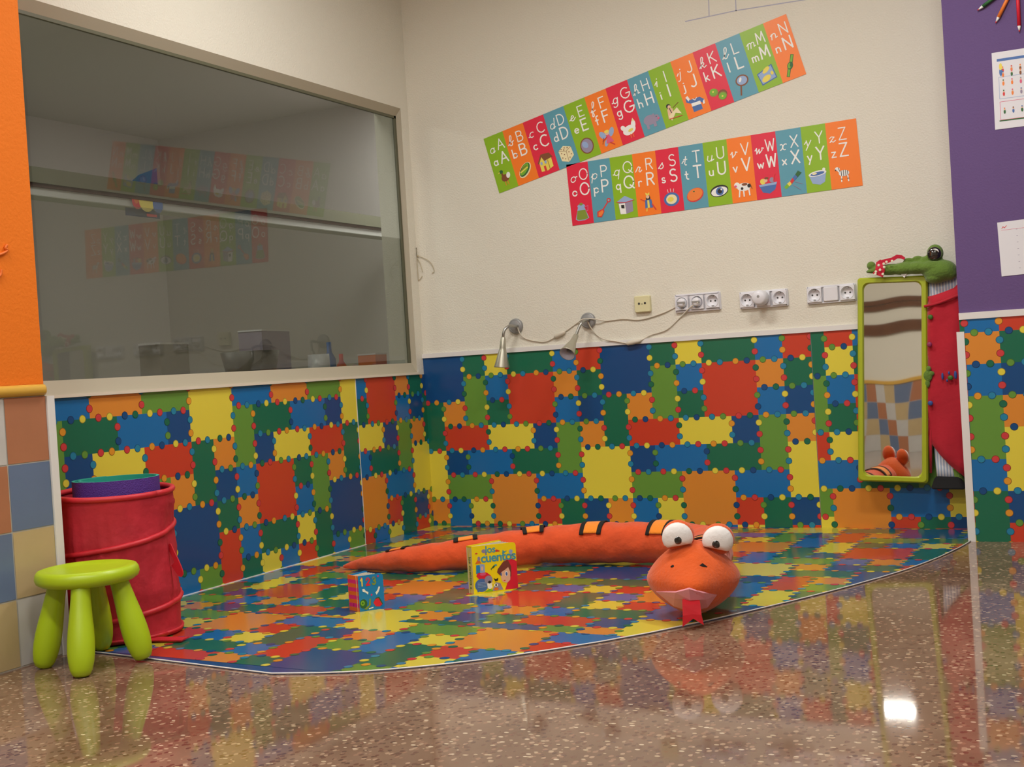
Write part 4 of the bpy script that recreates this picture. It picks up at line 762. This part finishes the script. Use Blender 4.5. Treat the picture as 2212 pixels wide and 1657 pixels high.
# the framed picture behind the glass, and bits on the neighbouring room's work surface
g, pf, PW = shape_late
shape(g, [('e', 'r', -.6, -.1, .3, .5), ('e', 'y', -.05, -.1, .45, .6), ('e', 'b', .6, -.2, .3, .5), ('e', 'ora', -.65, .0, .15, .3), ('p', 'rh', [(-.1, -.8), (.5, -.8), (.5, -.95), (-.1, -.95)])], pf, PW/2, .75, PW/2, .8, .02)
g.build('wall_picture', origin=tuple(pf(0, 0, 0)), label='small colourful picture below the beam in the dim room behind the glass', cat='picture')
ct = MB().box((-5.5, -40, 5.7), (-1.35, 18, 5.9), 'desk_wood').box((-5.4, -40, 0), (-5.2, 18, 5.7), 'other_room_low'); ct.build('worktop', origin=(-3.4, -10, 0), label='worktop in the neighbouring room just under the window', cat='worktop')
def item(px, py, X, w, h, d, mt, nm, label, cat, fn=None):
    c = at_x(px, py, X); z0 = 5.9
    b = MB()
    if fn == 'cup': b.lathe([(w*.42, 0), (w*.5, h*.5), (w*.48, h), (w*.42, h), (w*.36, .1), (0, .1)], mt, 20, TR((X, c.y, z0)))
    elif fn == 'bottle': b.lathe([(0, 0), (w*.5, 0), (w*.5, h*.65), (w*.2, h*.8), (w*.2, h), (0, h)], mt, 20, TR((X, c.y, z0)))
    elif fn == 'bowl': b.lathe([(w*.2, 0), (w*.4, h*.4), (w*.5, h), (w*.46, h), (w*.3, h*.3), (0, .08)], mt, 24, TR((X, c.y, z0)))
    else: rot = Matrix.Rotation(.2, 4, 'Z'); b.box((-d/2, -w/2, 0), (d/2, w/2, h), mt, TR((X, c.y, z0)) @ rot); b.box((-d/2-.02, -w/2-.02, h), (d/2+.02, w/2+.02, h+.06), 'paper', TR((X, c.y, z0)) @ rot)
    b.build(nm, origin=(X, c.y, z0), label=label, cat=cat)
item(355, 760, -3.2, 1.8, 2.0, .8, 'plug_grey', 'storage_box', 'dark grey box at the left behind the window glass', 'box')
item(540, 760, -3.2, 2.2, 1.7, 1.0, 'hole_dark', 'basin', 'dark bowl standing behind the window glass', 'bowl', 'bowl')
item(572, 735, -4.3, 2.4, 2.5, 1.0, 'ink_gy', 'paper_tray', 'pale box behind the dark bowl beyond the glass', 'box')
item(688, 770, -3.0, .9, 1.5, .9, 'socket_white', 'jug', 'white cup behind the window glass', 'cup', 'cup')
item(712, 770, -3.4, .5, 2.0, .5, 'ink_b', 'bottle', 'blue bottle behind the window glass', 'bottle', 'bottle')
item(737, 775, -3.4, .45, 1.5, .4, 'ink_r', 'bottle', 'small red pot behind the window glass', 'pot', 'bottle')
item(805, 780, -3.2, 1.3, 1.4, .8, 'ink_ora', 'storage_box', 'orange box at the right behind the window glass', 'box')

# ------------------------------------------------------------------ stool
t = thing('child_stool', (3.93, -22.4, 0), 'lime green plastic stool with four bulging legs beside the tiled pier', 'stool')
t['_o'] = (3.93, -22.4, 0)
sc0 = Vector((3.90, -22.38, 0))
s = MB(); s.lathe([(0, 1.93), (.85, 1.93), (1.06, 1.95), (1.165, 2.02), (1.195, 2.11), (1.18, 2.21), (1.13, 2.285), (1.04, 2.31), (.95, 2.30), (.86, 2.265), (.6, 2.245), (0, 2.24)], 'stool_green', 72, TR(sc0))
s.build('seat', t)
for px, py in ((93, 1447), (176, 1468), (222, 1410), (312, 1433)):
    g_ = at_z(px, py); d = (g_ - CAM); d.z = 0; foot = g_ + d.normalized()*.2; foot.z = .055 if py < 1440 else 0
    top = sc0 + (foot - sc0)*.60; top.z = 1.98; L = (top-foot).length
    prof = [(0, 0), (.12, .01), (.19, .05), (.245, .16), (.285, .35), (.305, .55), (.305, .8), (.285, 1.1), (.255, 1.4), (.225, 1.75), (.21, L)]
    MB().lathe(prof, 'stool_green', 30, TR(foot) @ rot_to(top-foot)).build('leg', t)

# ------------------------------------------------------------------ pop-up hamper with a rolled mat in it
HC = Vector((2.30, -19.80, .04)); HR, HH = 1.50, 3.72
t = thing('laundry_hamper', HC, 'red pop-up fabric hamper standing in the corner behind the green stool', 'hamper')
s = MB(); vs = []; nA, nZ = 144, 60
def hp_(a, f):
    r = HR*(1 + .012*math.sin(a*3+f*5) - .02*math.sin(math.pi*((f*3.2 + a/(2*math.pi)) % 1.0))) + .05*noise.noise(Vector((math.cos(a)*2.4, math.sin(a)*2.4, f*2.0))) + .06*noise.noise(Vector((math.cos(a)*9, math.sin(a)*9, f*3.2)))*math.sin(math.pi*f)
    if f < .03: r += .03
    return HC + Vector((r*math.cos(a), r*math.sin(a), .03 + f*(HH + .06*math.cos(a-2.6))))
for j in range(nZ+1):
    for k in range(nA): vs.append(hp_(2*math.pi*k/nA, j/nZ))
s.add(vs, [(j*nA+k, j*nA+(k+1) % nA, (j+1)*nA+(k+1) % nA, (j+1)*nA+k) for j in range(nZ) for k in range(nA)] + [tuple(range(nA))[::-1]], 'hamper_red', True)
ho2 = s.build('fabric_body', t); so_ = ho2.modifiers.new('thick', 'SOLIDIFY'); so_.thickness = .003
MB().tube([hp_(2*math.pi*k/48, 1.0) for k in range(49)], .075, 'hamper_trim', n=8).build('rim', t)
MB().tube([hp_(2*math.pi*k/48, .02) for k in range(49)], .04, 'hamper_trim', n=8).build('base_ring', t)
for k0 in (0.06, 0.56):
    P = []
    for k in range(60):
        a = 2*math.pi*(k/59)*1.0 + math.radians(205); P.append(hp_(a, k0 + .34*k/59 if k0+.34 <= 1 else k0+.34*k/59) + Vector((math.cos(a), math.sin(a), 0))*.012)
    MB().tube(P, .07, 'hamper_trim', n=8).build('spiral_wire', t)
a = at_y(379, 1190, -19.2)
st = MB(); P = [hp_(math.radians(18), .62), hp_(math.radians(18), .58)+Vector((.10, 0, -.05)), hp_(math.radians(18), .5)+Vector((.22, 0, 0)), hp_(math.radians(18), .43)+Vector((.30, 0, 0)), hp_(math.radians(18), .41)+Vector((.26, 0, 0)), hp_(math.radians(18), .48)+Vector((.08, 0, 0))]
ribbon(st, cat_rom(P, 4), .14, 'hamper_trim', .03); st.build('strap', t)
st = MB(); fz_ = .03 - HC.z
for k, (x0, y0, x1, y1, dz) in enumerate(((1.30, -.62, 1.85, -.40, .05), (1.83, -.41, 2.40, -.30, .035))):
    d_ = Vector((x1-x0, y1-y0, 0)).normalized(); n_ = Vector((-d_.y, d_.x, 0))*.19; A0, B0 = HC+Vector((x0, y0, dz)), HC+Vector((x1, y1, .035))
    st.add([A0-n_, B0-n_, B0+n_, A0+n_] + [q+Vector((0, 0, .03)) for q in (A0-n_, B0-n_, B0+n_, A0+n_)], [(3, 2, 1, 0), (4, 5, 6, 7), (0, 1, 5, 4), (1, 2, 6, 5), (2, 3, 7, 6), (3, 0, 4, 7)], 'hamper_trim')
st.build('strap', t)
MR = 1.17; MC = HC + Vector((.16, .0, 0)); mt_ = thing('rolled_mat', MC + Vector((0, 0, 1.0)), 'purple and turquoise mat rolled up and standing inside the red hamper', 'exercise mat')
turns = 1.35; n = 150; th_ = .07; top = 4.12
def mp_(k, off):
    a = 2*math.pi*turns*k/n + math.radians(150); r = MR - .16*k/n*turns - off; return MC + Vector((r*math.cos(a), r*math.sin(a), 0))
def roll_z(q): return top + .02*q.x
outv = []; 
for k in range(n+1):
    a_, b_ = mp_(k, 0), mp_(k, th_)
    outv += [a_+Vector((0, 0, .4)), a_+Vector((0, 0, top)), b_+Vector((0, 0, top)), b_+Vector((0, 0, .4))]
o1 = MB(); o1.add(outv, [(4*k, 4*k+4, 4*k+5, 4*k+1) for k in range(n)] + [(0, 1, 2, 3)], 'yoga_purple', False); o1.add(outv, [(4*k+1, 4*k+5, 4*k+6, 4*k+2) for k in range(n)] + [(4*k+2, 4*k+6, 4*k+7, 4*k+3) for k in range(n)] + [(4*n, 4*n+3, 4*n+2, 4*n+1)], 'yoga_teal', False)
for i in range(len(o1.s)): o1.s[i] = False
o1.build('mat_roll', mt_)

# ------------------------------------------------------------------ plush snake
t = thing('plush_snake', (9, -9, 0), 'long orange plush snake with big white eyes lying across the puzzle mat', 'soft toy')
Z0 = .03
path = [(2.55, -10.1, .10, .05), (2.95, -10.12, .16, .14), (3.6, -10.2, .25, .235), (4.6, -10.3, .36, .345), (5.7, -10.25, .45, .44), (6.8, -9.85, .52, .50), (7.9, -9.2, .58, .56), (9.0, -8.5, .62, .60), (10.2, -8.15, .65, .635), (11.5, -8.0, .67, .65), (12.9, -7.95, .68, .66), (14.1, -8.25, .68, .66), (14.95, -9.3, .68, .66), (15.4, -10.8, .70, .66), (15.75, -12.4, .76, .68), (16.1, -14.0, .88, .70)]
cen = cat_rom([(x, y, z + Z0) for x, y, z, r in path], 12); rad = [q.x for q in cat_rom([(r, 0, 0) for *_, r in path], 12)]
def frames(P):
    F = []
    for i in range(len(P)):
        tn = (P[min(i+1, len(P)-1)] - P[max(i-1, 0)]).normalized(); sd = tn.cross(Vector((0, 0, 1))).normalized(); F.append((tn, sd, sd.cross(tn)))
    return F
FRM = frames(cen); arcs = [0]
for i in range(1, len(cen)): arcs.append(arcs[-1] + (cen[i]-cen[i-1]).length)
saddle_px = [(864, .48), (1010, .5), (1152, .5), (1290, .52), (1434, .55)]
def squash(v): return v
b = MB(); n = 40; vs = []
for i, q in enumerate(cen):
    tn, sd, up = FRM[i]
    for k in range(n):
        a = 2*math.pi*k/n; r = rad[i]*(1 + .022*math.sin(arcs[i]*7.6+math.sin(a*2)*1.4) + .045*noise.noise(Vector((arcs[i]*1.4, math.cos(a)*1.8, math.sin(a)*1.8))))
        for fx, fy, dp in ((9.15, -8.45, .07), (13.0, -7.95, .05), (6.3, -10.1, .04)): r *= 1 - dp*math.exp(-((q.x-fx)**2 + (q.y-fy)**2)/.02)
        v = q + (sd*math.cos(a) + up*math.sin(a)*.97)*r
        v.z = max(v.z, Z0+.012); vs.append(v)
N = len(cen)
b.add(vs, [(i*n+k, i*n+(k+1) % n, (i+1)*n+(k+1) % n, (i+1)*n+k) for i in range(N-1) for k in range(n)] + [tuple(range(n))[::-1], tuple((N-1)*n+k for k in range(n))], 'plush_orange', True)
b.build('body', t)
def saddle(i0, i1, mtl, ang, off, name, par, back=0, label=None):
    mbb = MB(); rows = []; m_ = 22
    i0f, i1f = i0, i1
    for s_ in [i0f + (i1f-i0f)*k/6 for k in range(7)]:
        i = int(s_); fq = s_-i; i2 = min(i+1, N-1)
        q = cen[i].lerp(cen[i2], fq); tn, sd, up = FRM[i]; tn2, sd2, up2 = FRM[i2]; sd = sd.lerp(sd2, fq); up = up.lerp(up2, fq); r = (rad[i]*(1-fq) + rad[i2]*fq)*(1.035) + off
        rows.append([q + (sd*math.cos(math.radians(90+back-ang+2*ang*k/m_)) + up*math.sin(math.radians(90+back-ang+2*ang*k/m_))*.97)*r for k in range(m_+1)])
    v_ = [p for r_ in rows for p in r_]; w_ = m_+1
    mbb.add(v_, [(j*w_+k, j*w_+k+1, (j+1)*w_+k+1, (j+1)*w_+k) for j in range(6) for k in range(m_)], mtl, True)
    o = mbb.build(name, par, label=label); md = o.modifiers.new('thick', 'SOLIDIFY'); md.thickness = .004; md.offset = -.5
    return o
def px_of(P):
    d = Vector(P) - CAM; z = d.dot(FW); return W_/2 + FPX*d.dot(RX)/z, H_/2 - FPX*d.dot(UP)/z
def idx_at_px(px):
    best = 0; bd_ = 1e9
    for i in range(0, int(N*.80)):
        x, _ = px_of(cen[i]); 
        if abs(x-px) < bd_: bd_ = abs(x-px); best = i
    return best
def arc_idx(i, ds):
    target = arcs[i] + ds; j = i
    while 0 < j < N-1 and (arcs[j] < target if ds > 0 else arcs[j] > target): j += 1 if ds > 0 else -1
    j0 = j-1 if ds > 0 else j+1
    return j0 + (j-j0)*((target-arcs[j0])/((arcs[j]-arcs[j0]) or 1))
cs_ = [idx_at_px(px) for px, _ in saddle_px] + [int(N*.885), int(N*.955)]
for i, bk in zip(cs_, (42, 34, 26, 8, 4, 0, 0)):
    o = saddle(arc_idx(i, -.26), arc_idx(i, .26), 'plush_yellow', 62, .012, 'saddle_patch', t, bk, 'amber patch on the back')
    saddle(arc_idx(i, -.37), arc_idx(i, -.23), 'plush_black', 66, .024, 'black_stripe', o, bk); saddle(arc_idx(i, .23), arc_idx(i, .37), 'plush_black', 66, .024, 'black_stripe', o, bk)
# head
hc = Vector((16.40, -14.90, 1.0+Z0)); hf = Vector((.37, -.93, 0)).normalized(); hr = Vector((0, 0, 1)).cross(hf)*-1.0; hr = hf.cross(Vector((0, 0, 1))); hu = Vector((0, 0, 1))
hr = -hr                                    # hr points to the picture's right
def H3(x, f, z): return hc + hr*x + hf*f + hu*z
def sgnchk():
    return px_of(H3(1, 0, 0))[0] > px_of(H3(0, 0, 0))[0]
if not sgnchk(): hr = -hr
def head_pt(a, th):
    """a: azimuth (0 = forward), th: polar from the top"""
    st_, ct_ = math.sin(th), math.cos(th); x = math.sin(a)*st_; f = math.cos(a)*st_; z = ct_
    rx, rf, rz = 1.14, 1.02, .92
    if z > 0: rx *= 1 - .34*z**1.2; rz *= .95
    else: rx *= 1 - .30*(-z)**1.8; rf *= 1 + .06*(-z)
    X, Fv, Zv = x*rx, f*rf, z*rz
    fr_ = max(0, f)
    muz = math.exp(-(((x+.10)/.55)**2 + ((z+.12)/.45)**2))*fr_            # muzzle bulge
    Fv += .42*muz; Zv += .03*muz
    brow = math.exp(-((x/.7)**2 + ((z-.55)/.3)**2))*fr_; Fv -= .05*brow
    crease = math.exp(-((x+.12)/.05)**2)*fr_*math.exp(-((z+.1)/.35)**2); Fv -= .035*crease
    chk = math.exp(-(((abs(x+.08)-.60)/.14)**2 + ((z+.1)/.4)**2))*fr_; Fv -= .05*chk
    Zv = max(Zv, -.98)
    return X, Fv, Zv
hb = MB(); vs = []; nu, nv = 72, 48
for j in range(nv+1):
    for k in range(nu):
        X, Fv, Zv = head_pt(2*math.pi*k/nu, math.pi*j/nv); vs.append(H3(X, Fv, Zv))
hb.add(vs, [(j*nu+k, (j+1)*nu+k, (j+1)*nu+(k+1) % nu, j*nu+(k+1) % nu) for j in range(nv) for k in range(nu)], 'plush_head', True)
hobj = hb.build('head', t)
def front(x, z, lift=0.0):
    """point on the head surface seen from the front"""
    best = None; bd_ = 9
    for j in range(8, nv-3):
        for k in range(-16, 17):
            X, Fv, Zv = head_pt(2*math.pi*k/72, math.pi*j/nv); d = (X-x)**2 + (Zv-z)**2
            if d < bd_: bd_ = d; best = Fv
    return H3(x, best + lift, z)
for ex, ez in ((-.34, 1.00), (.62, .87)):
    e0 = MB(); c = H3(ex, .30, ez); Mx = Matrix((hr, hf, hu)).transposed()
    e0.ell(c + hr*.03 + hf*-.14 + hu*.02, (.39, .30, .39), 'plush_head', Mx); hump = e0.build('eye_mound', t)
    e1 = MB(); vs = []; nn_, mm_ = 30, 10                       # soft white D-shaped eye
    for j in range(mm_+1):
        f = j/mm_
        for k in range(nn_):
            a = 2*math.pi*k/nn_; x = math.cos(a); z = math.sin(a); rr_ = .335*math.sin(f*math.pi/2)
            zz = z*rr_*1.0
            if z < 0: zz = max(zz, (-.15 - (.10 if ex > 0 else -.0)*x*.8 + (.04*x if ex < 0 else 0))*math.sin(f*math.pi/2)**.8); 
            dome = .17*math.cos(f*math.pi/2)
            vs.append(c + hr*(x*rr_*(1.0 if z > -.5 else .92)) + hf*(.10 + dome + (-.05 if f > .95 else 0)) + hu*zz)
    e1.add(vs, [(j*nn_+k, j*nn_+(k+1) % nn_, (j+1)*nn_+(k+1) % nn_, (j+1)*nn_+k) for j in range(mm_) for k in range(nn_)], 'plush_white', True)
    e1.add([c + hr*0 + hf*.05], [], 'plush_white')
    eo = e1.build('eye', t, label='soft white eye'); sd_ = eo.modifiers.new('thick', 'SOLIDIFY'); sd_.thickness = .005; sd_.offset = -1
    dx, dz = (.0, -.02) if ex < 0 else (-.05, -.03)
    MB().ell(c + hr*dx + hf*.275 + hu*dz, (.108, .05, .108), 'eye_black', Mx, 20, 14).build('pupil', eo)
for nx, s_ in ((-.50, .6), (.20, 1.0)):
    q = front(nx, .38, .02); nb = MB(); nb.add([q + hr*(-.10*s_) + hu*.01, q + hr*.0 + hu*.07*s_, q + hr*.11*s_ + hu*(-.02), q + hr*.08*s_ + hu*(-.07*s_), q + hr*(-.06) + hu*(-.02), q + hf*.03], [(0, 5, 1), (1, 5, 2), (2, 5, 3), (3, 5, 4), (4, 5, 0)], 'plush_black'); nb.build('nostril', t)
# mouth: pink lined opening with upper and lower lip facets
mp = MB(); L_ = front(-.94, -.26, .03); R_ = front(.50, -.32, .03); Tp = front(-.18, -.05, .09); Bt = front(-.13, -.74, .10); In = front(-.16, -.34, .105)
U1 = front(-.50, -.16, .07); U2 = front(.16, -.17, .10); B1 = front(-.54, -.60, .09); B2 = front(.26, -.62, .09); I1 = front(-.52, -.34, .06); I2 = front(.22, -.36, .12)
mp.add([L_, U1, Tp, U2, R_, I2, In, I1, B2, Bt, B1], [(0, 7, 1), (1, 7, 6, 2), (2, 6, 5, 3), (3, 5, 4)], 'plush_pink', False)
mp.add([L_, U1, Tp, U2, R_, I2, In, I1, B2, Bt, B1], [(0, 10, 7), (10, 9, 6, 7), (9, 8, 5, 6), (8, 4, 5)], 'plush_pink', False)
mo_ = mp.build('mouth', t, label='shiny pink mouth'); so2 = mo_.modifiers.new('thick', 'SOLIDIFY'); so2.thickness = .006; so2.offset = -1
tg = MB(); Mtop = front(-.14, -.38, .10); pts = []
rowsT = [(0, .0, .00), (.12, .09, -.06), (.2, .2, -.22), (.26, .26, -.34)]
base = Mtop
def tp_(x, f, z): v = Mtop + hr*x + hf*f + hu*z; v.z = max(v.z, Z0+.025); return v
vt = [tp_(-.20, -.04, .02), tp_(.20, -.04, .02), tp_(.21, .10, -.08), tp_(-.21, .10, -.08), tp_(.22, .17, -.30), tp_(.0, .15, -.28), tp_(-.22, .17, -.30)]
vt += [tp_(.26, .16, -.54), tp_(.02, .15, -.38), tp_(-.24, .16, -.56)]
tg.add(vt, [(0, 1, 2, 3), (3, 2, 4, 5), (3, 5, 6), (5, 4, 7), (5, 7, 8), (6, 5, 8), (6, 8, 9)], 'plush_red', False)
to_ = tg.build('tongue', t, label='forked red felt tongue'); so3 = to_.modifiers.new('thick', 'SOLIDIFY'); so3.thickness = .004

# ------------------------------------------------------------------ books standing on the mat
def text_mesh(txt, size, to3, x0, y0, mt, lift, mb, bold=0.0, align='LEFT', spacing=1.0):
    cu = bpy.data.curves.new('t', 'FONT'); cu.body = txt; cu.size = size; cu.align_x = align; cu.offset = bold*size; cu.resolution_u = 3; cu.space_character = spacing
    ob_ = bpy.data.objects.new('t', cu); COL.objects.link(ob_); dg = bpy.context.evaluated_depsgraph_get(); dg.update()
    me = bpy.data.meshes.new_from_object(ob_.evaluated_get(dg))
    mb.add([to3(x0+v.co.x, y0+v.co.y, lift) for v in me.vertices], [tuple(p.vertices) for p in me.polygons], mt)
    bpy.data.objects.remove(ob_); bpy.data.meshes.remove(me); bpy.data.curves.remove(cu)
def book(p_sl, p_fl, p_fr, h, open_ang, name, label, cov, spine_m, art, spine_art, front_len=None):
    """p_sl spine's far bottom corner, p_fl spine/front corner, p_fr front free corner (ground points)"""
    A, B_, C = [at_z(*q, Z0) for q in (p_sl, p_fl, p_fr)]
    t = thing(name, (B_.x, B_.y, Z0), label, 'book')
    ex = (C-B_).normalized(); w = (C-B_).length; es = (A-B_); ts = es.length; es = es.normalized(); zz = Vector((0, 0, 1))
    back_dir = (Matrix.Rotation(math.radians(open_ang), 3, 'Z') @ ex)
    nf = ex.cross(zz).normalized()
    if nf.dot(CAM-B_) < 0: nf = -nf
    def F(x, y, l): return B_ + ex*x + zz*y + nf*l
    def slab(o, dx, dn, w, h, th, mt, nm, lab=None, r=.08):
        P = [(0, 0), (w-r, 0), (w-.3*r, .3*r), (w, r), (w, h-r), (w-.3*r, h-.3*r), (w-r, h), (0, h)]; n = len(P); v = [o + dx*x + zz*y for x, y in P] + [o + dx*x + zz*y - dn*th for x, y in P]
        m_ = MB(); m_.add(v, [tuple(range(n)), tuple(range(2*n-1, n-1, -1))] + [(i, n+i, n+(i+1) % n, (i+1) % n) for i in range(n)], mt); return m_
    fm_ = slab(B_, ex, nf, w, h, .03, cov, 'front_cover'); art(fm_, F, w, h); fm_.build('front_cover', t)
    ns = es.cross(zz).normalized()
    if ns.dot(CAM-B_) < 0: ns = -ns
    def S(x, y, l): return A + (-es)*x + zz*y + ns*l
    sm_ = MB(); sm_.box((0, 0, 0), (ts, .03, h), spine_m, Matrix(((-es.x, -ns.x, 0, A.x), (-es.y, -ns.y, 0, A.y), (0, 0, 1, Z0), (0, 0, 0, 1)))); spine_art(sm_, S, ts, h); sm_.build('spine', t)
    nb_ = back_dir.cross(zz).normalized()
    if nb_.dot(CAM-B_) > 0: nb_ = -nb_
    slab(A, back_dir, nb_, w, h, .03, cov, 'back_cover').build('back_cover', t)
    # page block fanned between the covers
    pg = MB(); npg = 6
    for k in range(npg):
        f = (k+.6)/npg; o = B_.lerp(A, f); d = ex.lerp(back_dir, f).normalized(); nn = d.cross(zz).normalized(); hh_ = h-.04
        pg.add([o+nn*.022, o+d*(w-.06)+nn*.022, o+d*(w-.06)-nn*.022, o-nn*.022] + [q + zz*hh_ for q in (o+nn*.022, o+d*(w-.06)+nn*.022, o+d*(w-.06)-nn*.022, o-nn*.022)], [(0, 1, 2, 3), (7, 6, 5, 4), (0, 4, 5, 1), (1, 5, 6, 2), (2, 6, 7, 3), (3, 7, 4, 0)], 'pages')
    pg.build('pages', t)
def artB(m_, F, w, h):
    # picture coordinates measured on the cover: X 0..1, Y 0..1
    f = lambda x, y, l: F(x*w, y*h, l)
    def P(ink, pts, l): m_.poly([f(x, y, l) for x, y in pts], 'ink_' + ink)
    def E(ink, cx, cy, rx, ry, l, a=0): shape(m_, [('e', ink, 0, 0, 1, 1)], lambda x, y, q: f(cx+x*rx, cy+y*ry, q), 0, 0, 1, 1, l)
    text_mesh('los', .21*h, lambda x, y, l: F(x, y, l), .30*w, .835*h, 'ink_ty', .006, m_, .02, spacing=.95)
    text_mesh('cuentos', .262*h, lambda x, y, l: F(x, y, l), .19*w, .645*h, 'ink_ty', .006, m_, .025, spacing=.93)
    P('rh', [(.86, .02), (.78, .12), (.82, .22), (.90, .3), (.76, .63), (.90, .66), (1.0, .58), (1.0, .02), (.70, .02)][::-1], .004)
    P('rh', [(.70, .02), (1.0, .02), (1.0, .60), (.88, .66), (.76, .655), (.70, .50), (.78, .2)], .005)
    P('hb', [(.54, .40), (.56, .47), (.70, .62), (.80, .64), (.87, .50), (.86, .30), (.80, .24), (.66, .32), (.60, .34)], .007)
    P('sk', [(.62, .30), (.64, .40), (.72, .44), (.80, .49), (.84, .38), (.83, .22), (.76, .16), (.66, .19), (.63, .25)], .009)
    P('hb', [(.60, .36), (.66, .44), (.74, .45), (.80, .53), (.70, .56), (.60, .46)], .011)
    E('w', .75, .355, .035, .055, .012); E('b', .752, .352, .022, .04, .014); E('b', .63, .355, .015, .035, .012); E('rh', .70, .215, .025, .008, .012)
    P('rh', [(.07, .37), (.10, .43), (.2, .455), (.32, .42), (.40, .35), (.38, .30), (.22, .29), (.13, .30)], .005); E('p', .22, .40, .07, .03, .007)
    P('cy', [(.08, .60), (.16, .60), (.18, .44), (.07, .42)], .005); P('lb', [(.17, .62), (.27, .60), (.27, .43), (.16, .43)], .006); E('sk', .21, .52, .025, .05, .009)
    P('ora', [(.06, .63), (.14, .74), (.20, .63)], .005); E('gy', .15, .73, .03, .05, .007)
    E('b', .18, .17, .15, .14, .006); P('b', [(.06, .12), (.08, .03), (.16, .06)], .007)
    for k in range(4): strokes(m_, [[(x*.01, .004*math.sin(x*2.4)) for x in range(0, 20)]], f, .09, .225-k*.03, 1, 1, .010, 'ink_lb', .009)
    E('gy', .34, .27, .09, .09, .008); E('k', .36, .22, .035, .03, .010); P('w', [(.30, .2), (.40, .2), (.42, .10), (.36, .07), (.31, .1)], .009); P('gy', [(.44, .1), (.50, .2), (.60, .17), (.66, .03), (.40, .02)], .008); E('w', .50, .14, .045, .035, .011); E('k', .50, .14, .018, .028, .013)
    P('k', [(.45, .29), (.49, .22), (.55, .23), (.56, .29), (.51, .265)], .010); E('y', .43, .19, .03, .025, .012); P('g', [(.22, .02), (.42, .02), (.42, .05), (.36, .08)], .010); E('ora', .5, .06, .05, .03, .012)
    shape(m_, [('e', 'dg', 0, 0, .05, .02, 40), ('e', 'ty', .05, .03, .03, .02, 0)], lambda x, y, l: f(x, y, l), .47, .53, 1, 1, .005); P('dg', [(.40, .49), (.43, .52), (.42, .46)], .006)
    E('gy', .27, .88, .05, .04, .005); P('gy', [(.30, .87), (.34, .80), (.30, .79)], .006); E('r', .56, .86, .035, .025, .005); E('r', .61, .85, .02, .015, .006); E('r', .10, .845, .03, .015, .005)
    P('ty', [(.68, .78), (.70, .87), (.73, .83), (.79, .84), (.73, .79)], .005); E('lb', .88, .815, .045, .04, .005); E('lb', .89, .75, .03, .03, .006)
def spB(m_, S, w, h):
    text_mesh('los cuentos', .13*h, lambda x, y, l: S(w*.36 + y, h*.78 - x, l), 0, 0, 'ink_dg', .006, m_, .01)
    m_.poly([S(w*.35, h*.10, .006), S(w*.55, h*.10, .006), S(w*.55, h*.14, .006), S(w*.35, h*.14, .006)], 'ink_dg')
book((1013.5, 1281.5), (1024.5, 1284), (1119.5, 1272.5), 1.36, 24, 'board_book', 'yellow picture book titled los cuentos standing ajar in front of the snake', 'book_yellow', 'book_yellow_spine', artB, spB)
def artS(m_, F, w, h):
    f = lambda x, y, l: F(x*w, y*h, l)
    for ch, x, c in (('1', .08, 'y'), ('2', .32, 'rh'), ('3', .56, 'ol')):
        strokes(m_, NUM[ch], f, x, .72, .24, .19, .052, 'ink_' + c, .006)
    for x, y in ((.14, .93), (.80, .93), (.50, .43)): shape(m_, [('e', 'mg', 0, 0, .035, .03)], f, x, y, 1, 1, .006)
    for pts in ([(.14, .62), (.22, .63), (.28, .56), (.38, .52), (.36, .45), (.27, .52), (.16, .55)], [(.86, .62), (.80, .64), (.74, .54), (.66, .48), (.70, .41), (.78, .48), (.83, .56)]): m_.poly([f(x, y, .006) for x, y in pts], 'ink_w')
    shape(m_, [('e', 'dg', 0, 0, .15, .13), ('e', 'g', -.03, .02, .08, .07), ('e', 'dg', -.03, .02, .03, .03), ('p', 'ol', [(.0, -.15), (.2, -.06), (.24, .12), (.30, .12), (.28, -.06), (.12, -.17)])], f, .16, .21, 1, 1, .006)
    m_.poly([f(x, y, .006) for x, y in ((.56, .22), (.66, .33), (.80, .34), (.93, .14), (.86, .08), (.70, .08))], 'ink_dg'); m_.poly([f(x, y, .008) for x, y in ((.55, .20), (.65, .30), (.76, .31), (.90, .12), (.80, .07), (.64, .09))], 'ink_rh')
    m_.poly([f(x, y, .006) for x, y in ((.36, .035), (.54, .055), (.54, .085), (.36, .065))], 'ink_w')
    strokes(m_, [[(x*.02, .008*math.sin(x*2.1)) for x in range(20)]], f, .34, .90, 1, 1, .014, 'ink_b', .006)
def spS(m_, S, w, h):
    for k in range(9):
        m_.poly([S(.0, h*k/9, .005), S(w, h*k/9, .005), S(w, h*(k+1)/9, .005), S(0, h*(k+1)/9, .005)], 'ink_' + ('ora' if k % 2 == 0 else 'mg'))
        m_.poly([S(w*.82, h*k/9, .007), S(w*.86, h*k/9, .007), S(w*.86, h*(k+1)/9, .007), S(w*.82, h*(k+1)/9, .007)], 'ink_cr')
    text_mesh('1', .12*h, lambda x, y, l: S(w*.4 + x, h*.13 + y, l), 0, 0, 'ink_k', .009, m_)
book((755.5, 1317.5), (777.5, 1322), (831.5, 1313.5), .97, 22, 'board_book', 'small blue counting book with 1 2 3 on its cover and a pink striped spine', 'book_blue', 'ink_ora', artS, spS)
